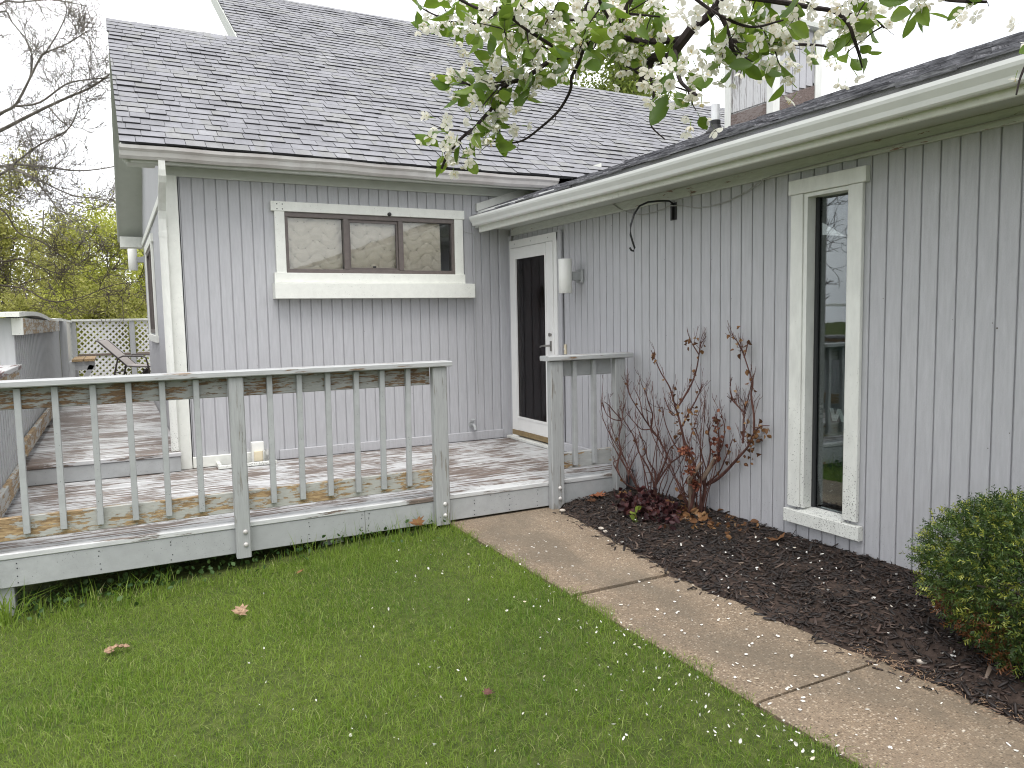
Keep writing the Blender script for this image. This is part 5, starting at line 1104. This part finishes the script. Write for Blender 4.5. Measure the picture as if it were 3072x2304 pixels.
# distant understory read as one mass
rg = np.random.default_rng(77); n_ = 36000
P = np.stack([rg.uniform(-26, 6, n_), rg.uniform(33, 42, n_), np.zeros(n_)], 1); P[:, 2] = gz(P[:, 0], P[:, 1])+rg.uniform(0, 1, n_)**.8*(5.2+.9*np.sin(P[:, 0]*.9)+.6*np.sin(P[:, 0]*2.1))
A = rg.normal(0, 1, (n_, 3)); A /= np.linalg.norm(A, axis=1)[:, None]; B_ = np.cross(A, rg.normal(0, 1, (n_, 3))); B_ /= np.linalg.norm(B_, axis=1)[:, None]; s_ = rg.uniform(.12, .28, (n_, 1))
V = np.stack([P, P+(A*.5+B_*.4)*s_, P+A*s_, P+(A*.5-B_*.4)*s_], 1).reshape(-1, 3)
tag(link('undergrowth', np_mesh('undergrowth', V, np.arange(n_*4).reshape(-1, 4)), 'olive_leaf'), 'distant olive green woodland undergrowth behind the trees', 'undergrowth', kind='stuff')
# neighbouring roof peak past the chimney
nb = thing('neighbour_house', 'far grey house whose gable peak shows above the lower roof', 'house', (12.3, 6.9, -1))
MB().prism([(-3, 0), (3, 0), (3, 4.4), (0, 6.35), (-3, 4.4)], 'y', .3, 6).build('wall', 'siding', nb)
MB().prism([(-3.3, 4.25), (0, 6.42), (3.3, 4.25), (3.3, 4.38), (0, 6.56), (-3.3, 4.38)], 'y', 0, 6.3).build('roof', 'shingle', nb)
MB().prism([(-3.3, 4.2), (0, 6.36), (3.3, 4.2), (3.3, 4.36), (0, 6.53), (-3.3, 4.36)], 'y', -.03, -.001).build('barge_board', 'white_trim', nb)

# ================================================================== ground cover
def blades(n, x, y, h, wd, lean, rg):
    z = np.where(x > -1.70, -.224, gz(np.minimum(x, -1.735), y)); an = rg.uniform(0, 2*math.pi, n); la = rg.uniform(0, 2*math.pi, n); ln = np.abs(rg.normal(0, lean, n))
    ux, uy = np.cos(an)*wd/2, np.sin(an)*wd/2; lx, ly = np.cos(la)*ln*h, np.sin(la)*ln*h; B0 = np.stack([x, y, z-.01], 1)
    def P(t, k): return B0+np.stack([lx*t*t+ux*k, ly*t*t+uy*k, h*t*(1-.25*ln*t)], 1)
    V = np.stack([P(0, -1), P(0, 1), P(.55, .75), P(.55, -.75), P(1, 0)], 1).reshape(-1, 3); i = np.arange(n)[:, None]*5
    return V, np.concatenate([i+np.array([[0, 1, 2]]), i+np.array([[0, 2, 3]]), i+np.array([[3, 2, 4]])], 1).reshape(-1, 3)
rg = np.random.default_rng(41); VV = []; FF = []; off = 0
def addb(n, x, y, h, wd, lean):
    global off
    V, F = blades(n, x, y, h, wd, lean, rg); VV.append(V); FF.append(F+off); off += len(V)
n = 290000; x = rg.uniform(-6.3, -1.64, n); y = rg.uniform(-6.9, -2.05, n)
keep = (x < -1.692+.028*np.sin(y*7.3)+.022*np.sin(y*19+1)+.014*np.sin(y*51)+rg.normal(0, .012, n)) & (y < -2.36+.05*np.sin(x*3)+rg.normal(0, .05, n)); x, y = x[keep], y[keep]; n = len(x)
cl = .5+.5*np.sin(x*3.1+np.sin(y*2.3)*2)*np.sin(y*3.7+np.sin(x*1.7)*2)
pat = np.sin(x*1.3+2*np.sin(y*.9))*np.sin(y*1.7+1.5*np.sin(x*1.1))
addb(n, x, y, (.016+.026*rg.random(n)+.028*cl**2*rg.random(n)+.012*np.clip(pat, 0, 1)), .0018+.0021*rg.random(n), .95)
for _ in range(70):                                   # coarser tufts standing above the mown turf
    cx_, cy_ = rg.uniform(-5.6, -1.8), rg.uniform(-6.4, -2.5); m_ = rg.integers(25, 90); addb(m_, cx_+rg.normal(0, .06, m_), cy_+rg.normal(0, .06, m_), .04+.035*rg.random(m_), .0025+.0015*rg.random(m_), .8)
n = 2600; x = rg.uniform(-6, -1.72, n); y = -2.40+rg.normal(0, .08, n); addb(n, x, y, .04+.05*rg.random(n), .003+.002*rg.random(n), .6)
n = 300; x = rg.uniform(-4.7, -3.6, n); y = -2.26+rg.normal(0, .07, n); addb(n, x, y, .06+.12*rg.random(n), .005+.003*rg.random(n), .7)
n = 160; x = rg.uniform(-2.9, -1.72, n); y = -2.33+rg.normal(0, .04, n); addb(n, x, y, .10+.14*rg.random(n), .003+.0015*rg.random(n), .5)
n = 26; x = rg.normal(-4.5, .05, n); y = -2.33+rg.normal(0, .04, n); addb(n, x, y, .18+.14*rg.random(n), .007+.004*rg.random(n), .8)
tag(link('grass', np_mesh('grass', np.concatenate(VV), np.concatenate(FF)), 'grass_blade'), 'short green lawn grass in front of the deck', 'grass', kind='stuff')
# weeds in the shade under the deck edge
rg = np.random.default_rng(43); sp = []
for _ in range(900):
    x = rg.uniform(-4.7, -1.8); y = -2.10+rg.normal(0, .16); sp.append((np.array((x, y, float(gz(x, y))+rg.uniform(.01, .10))), unit(rg.normal(0, 1, 3)+np.array((0, -.3, .5)))))
tag(link('weeds', leaves_mesh('weeds', sp, .035, rg), 'weed_leaf'), 'dark leafy weeds in the shade under the deck edge', 'weeds', kind='stuff')
# mulch chips
rg = np.random.default_rng(47); V = []; F = []; base = 0; cnt = 0; TRI = np.array([(0,3,2),(0,2,1),(4,5,6),(4,6,7),(0,1,5),(0,5,4),(1,2,6),(1,6,5),(2,3,7),(2,7,6),(3,0,4),(3,4,7)])
while cnt < 12500:
    x = rg.uniform(-1.12, -.01); y = rg.uniform(-7.2, -2.28); z, e = bed_z(x, y)
    if e < -.02 and rg.random() > .10: continue
    if e < -.10: continue
    l = rg.uniform(.012, .06)*(1.4 if rg.random() < .1 else 1); w_ = l*rg.uniform(.08, .3); h_ = rg.uniform(.002, .006); an = rg.uniform(0, 6.28); ti = rg.normal(0, .28)
    c_ = np.array([(-l, -w_, -h_), (l*.9, -w_*.7, -h_), (l, w_*.6, -h_), (-l*.8, w_, -h_), (-l*.95, -w_*.8, h_), (l*.85, -w_*.6, h_), (l*.9, w_*.5, h_), (-l*.7, w_*.8, h_)])*.5
    Rm = np.array(Euler((rg.normal(0, .4), ti, an)).to_matrix()); zz = max(z, -.222)+rg.uniform(.0, .012)+abs(ti)*l*.3; V.append(c_@Rm.T+np.array((x, y, zz))); F.append(TRI+base); base += 8; cnt += 1
tag(link('mulch', np_mesh('mulch', np.concatenate(V), np.concatenate(F)), 'mulch_chip'), 'dark brown shredded bark mulch over the planting bed', 'mulch', kind='stuff')
# fallen petals
def petals(n, fx, fy, fz, size, tilt, nm, lab):
    V = []; F = []; base = 0
    for _ in range(n):
        x, y = fx(), fy()
        z = fz(x, y)
        if z is None: continue
        s_ = size*rg.uniform(.6, 1.3); q = np.array([(0, 0, -.12), (.5, 0, .05), (.32, .34, .05), (-.1, .38, .02), (-.5, .1, .06), (-.42, -.25, .03), (0, -.38, .06), (.38, -.28, .04)])*s_
        Rm = np.array(Euler((rg.normal(0, tilt), rg.normal(0, tilt), rg.uniform(0, 6.28))).to_matrix()); q = q*np.array((1, rg.uniform(.45, 1.), rg.uniform(.5, 3))); V.append(q@Rm.T+np.array((x, y, z))); F.append(np.array([(0, i, i % 7+1) for i in range(1, 8)])+base); base += 8
    tag(link(nm, np_mesh(nm, np.concatenate(V), np.concatenate(F)), 'petal'), lab, 'petals', kind='stuff')
petals(520, lambda: min(-1.69, -1.70-abs(rg.normal(0, 1.7))*(.12 if rg.random() < .3 else 1)), lambda: -6.9+abs(rg.normal(0, 1))*1.75, lambda x, y: None if y > -2.4 or x < -6 else float(gz(x, y))+rg.uniform(.014, .042), .0145, .7, 'fallen_petals', 'white petals scattered over the lawn')
petals(260, lambda: rg.uniform(-1.69, -.85), lambda: -7+4.4*rg.random()**1.15, lambda x, y: -.2165 if y < -2.7 or rg.random() < .5 else None, .018, .12, 'fallen_petals', 'white petals scattered over the concrete path')
petals(150, lambda: rg.uniform(-1.0, -.05), lambda: rg.uniform(-6.8, -2.6), lambda x, y: (max(bed_z(x, y)[0], -.21)+.014) if bed_z(x, y)[1] > 0 else None, .02, .4, 'fallen_petals', 'white petals scattered over the dark mulch')
# scattered dead leaves and stones, singly
OAK = [(0, -.55), (.06, -.2), (.26, -.3), (.2, -.05), (.48, .0), (.3, .18), (.38, .42), (.14, .36), (0, .6), (-.14, .36), (-.38, .42), (-.3, .18), (-.48, 0), (-.2, -.05), (-.26, -.3), (-.06, -.2)]
def dead_leaf(loc, s_, rz, label, mat='dead_leaf', curl=.25):
    b = MB(); n = len(OAK); vs = [(u*s_, v*s_, s_*curl*(u*u*2+.5*v*v+.12*math.sin(7*u+5*v))) for u, v in OAK]+[(0, 0, 0)]
    b.add(vs, [(i, (i+1) % n, n) for i in range(n)]); o = b.build('dead_leaf', mat); o.location = loc; o.rotation_euler = (random.uniform(-.35, .35), random.uniform(-.35, .35), rz)
    return tag(o, label, 'leaf', 'dead leaves on the ground')
def onl(x, y, d=.03): return (x, y, float(gz(x, y))+d)
dead_leaf(onl(-3.33, -3.13, .045), .10, .4, 'tan dead leaf lying on the lawn midway to the deck', 'litter', .5)
dead_leaf(onl(-2.91, -2.68, .04), .06, 2., 'small brown leaf on the lawn close to the deck edge')
dead_leaf(onl(-2.56, -4.66, .03), .05, 1., 'dark brown leaf in the lawn halfway down the path', 'rose_bark')
dead_leaf(onl(-2.0, -2.36, .09), .13, .2, 'upright orange-brown leaf at the deck post by the path', curl=.6)
dead_leaf((-.17, -3.98, -.135), .13, 2.4, 'tan oak leaf on mulch below the tall window', curl=.5)
dead_leaf((-.12, -3.75, -.13), .07, 1.4, 'small reddish leaf on mulch beside the oak leaf')
dead_leaf((-.45, -2.37, -.14), .15, .3, 'large rust coloured dead leaf at foot of the short railing', 'dead_leaf_dark', .4)
dead_leaf((-.24, -2.45, -.135), .13, 1.9, 'curled brown dead leaf between short railing and leafless rose', 'dead_leaf', .5)
dead_leaf((-.58, -2.44, -.15), .09, 4.1, 'small tan dead leaf on mulch beside the path end', 'dead_leaf', .3)
rg = np.random.default_rng(53); sp = []
for _ in range(120): 
    x = rg.normal(-.22, .12); y = rg.normal(-3.25, .3); x = min(x, -.04); sp.append((np.array((x, y, bed_z(x, y)[0]+rg.uniform(.005, .035))), unit(rg.normal(0, 1, 3)*np.array((1, 1, .3)))))
tag(link('leaf_litter', leaves_mesh('leaf_litter', sp, .055, rg), 'dead_leaf'), 'brown leaf litter on the mulch under the rose bushes', 'leaf litter', kind='stuff')
sp = []
for _ in range(500):
    y = rg.uniform(-6.2, -5.2); x = -.96+rg.normal(0, .05)+.02*math.sin(y*4); sp.append((np.array((x, y, -.208+rg.uniform(0, .01))), unit(rg.normal(0, 1, 3)*np.array((1, 1, .1)))))
V = []; F = []
for i, (p, d) in enumerate(sp): pr_ = np.cross(d, (0, 0, 1.))*.0012; V.append(np.stack([p-pr_, p+pr_, p+d*.022+pr_, p+d*.022-pr_])); F.append(np.arange(4)+4*i)
tag(link('yew_litter', np_mesh('yew_litter', np.concatenate(V), np.array(F)), 'litter'), 'dry rusty needles along the path edge by the yew', 'needles', kind='stuff')
cl_ = thing('dried_clump', 'brown dried clump lying on the lawn nearest the photographer', 'clump', onl(-3.945, -3.19, .02))
b = MB(); rg = np.random.default_rng(59)
for i in range(40):
    an = rg.uniform(0, 6.28); r_ = .058*math.sqrt(rg.random()); c_ = np.array((r_*math.cos(an), r_*.6*math.sin(an), .010+.018*(1-r_/.06))); s_ = rg.uniform(.008, .017); u = rg.normal(0, 1, (6, 3)); u /= np.linalg.norm(u, axis=1)[:, None]
    o6 = np.array([(1, 0, 0), (-1, 0, 0), (0, 1, 0), (0, -1, 0), (0, 0, .7), (0, 0, -.7)])*s_*rg.uniform(.6, 1.2, (6, 1)); b.add(c_+o6, [(0, 2, 4), (2, 1, 4), (1, 3, 4), (3, 0, 4), (2, 0, 5), (1, 2, 5), (3, 1, 5), (0, 3, 5)])
b.build('crumbs', 'litter', cl_)
def stone(x, y, z, s_, label):
    rg2 = np.random.default_rng(int(abs(x*1000)+abs(y*100))); b = MB(); prof = []
    n_, m_ = 10, 6; vs = []
    for j in range(m_+1):
        th = math.pi*j/m_
        for i in range(n_):
            an = 2*math.pi*i/n_; k_ = 1+.16*math.sin(an*2+rg2.uniform(0, .6))*math.sin(th)+rg2.uniform(-.05, .05); vs.append((s_*k_*math.sin(th)*math.cos(an), s_*.75*k_*math.sin(th)*math.sin(an), s_*.5*math.cos(th)))
    b.add(vs, [(j*n_+i, j*n_+(i+1) % n_, (j+1)*n_+(i+1) % n_, (j+1)*n_+i) for j in range(m_) for i in range(n_)]); o = smooth(b.build('stone', 'stone')); o.location = (x, y, z); o.rotation_euler.z = x*9
    return tag(o, label, 'stone', 'stones along the bed edge')
stone(-.865, -5.44, -.20, .022, 'pale pebble at bed edge closest to the last path joint')
stone(-.80, -5.40, -.198, .017, 'small brown pebble in bed soil behind the pale pebble')
stone(-.84, -5.72, -.20, .020, 'round grey pebble under the front of the yew')
stone(-.80, -5.69, -.197, .015, 'tiny light pebble beside the round grey pebble')
stone(-.86, -3.0, -.20, .022, 'white pebble at path edge in front of the red plant')
stone(-.88, -3.08, -.20, .018, 'smaller white pebble next to the white path edge pebble')
stone(-.83, -2.42, -.20, .024, 'flat white pebble at deck end of the path edge')
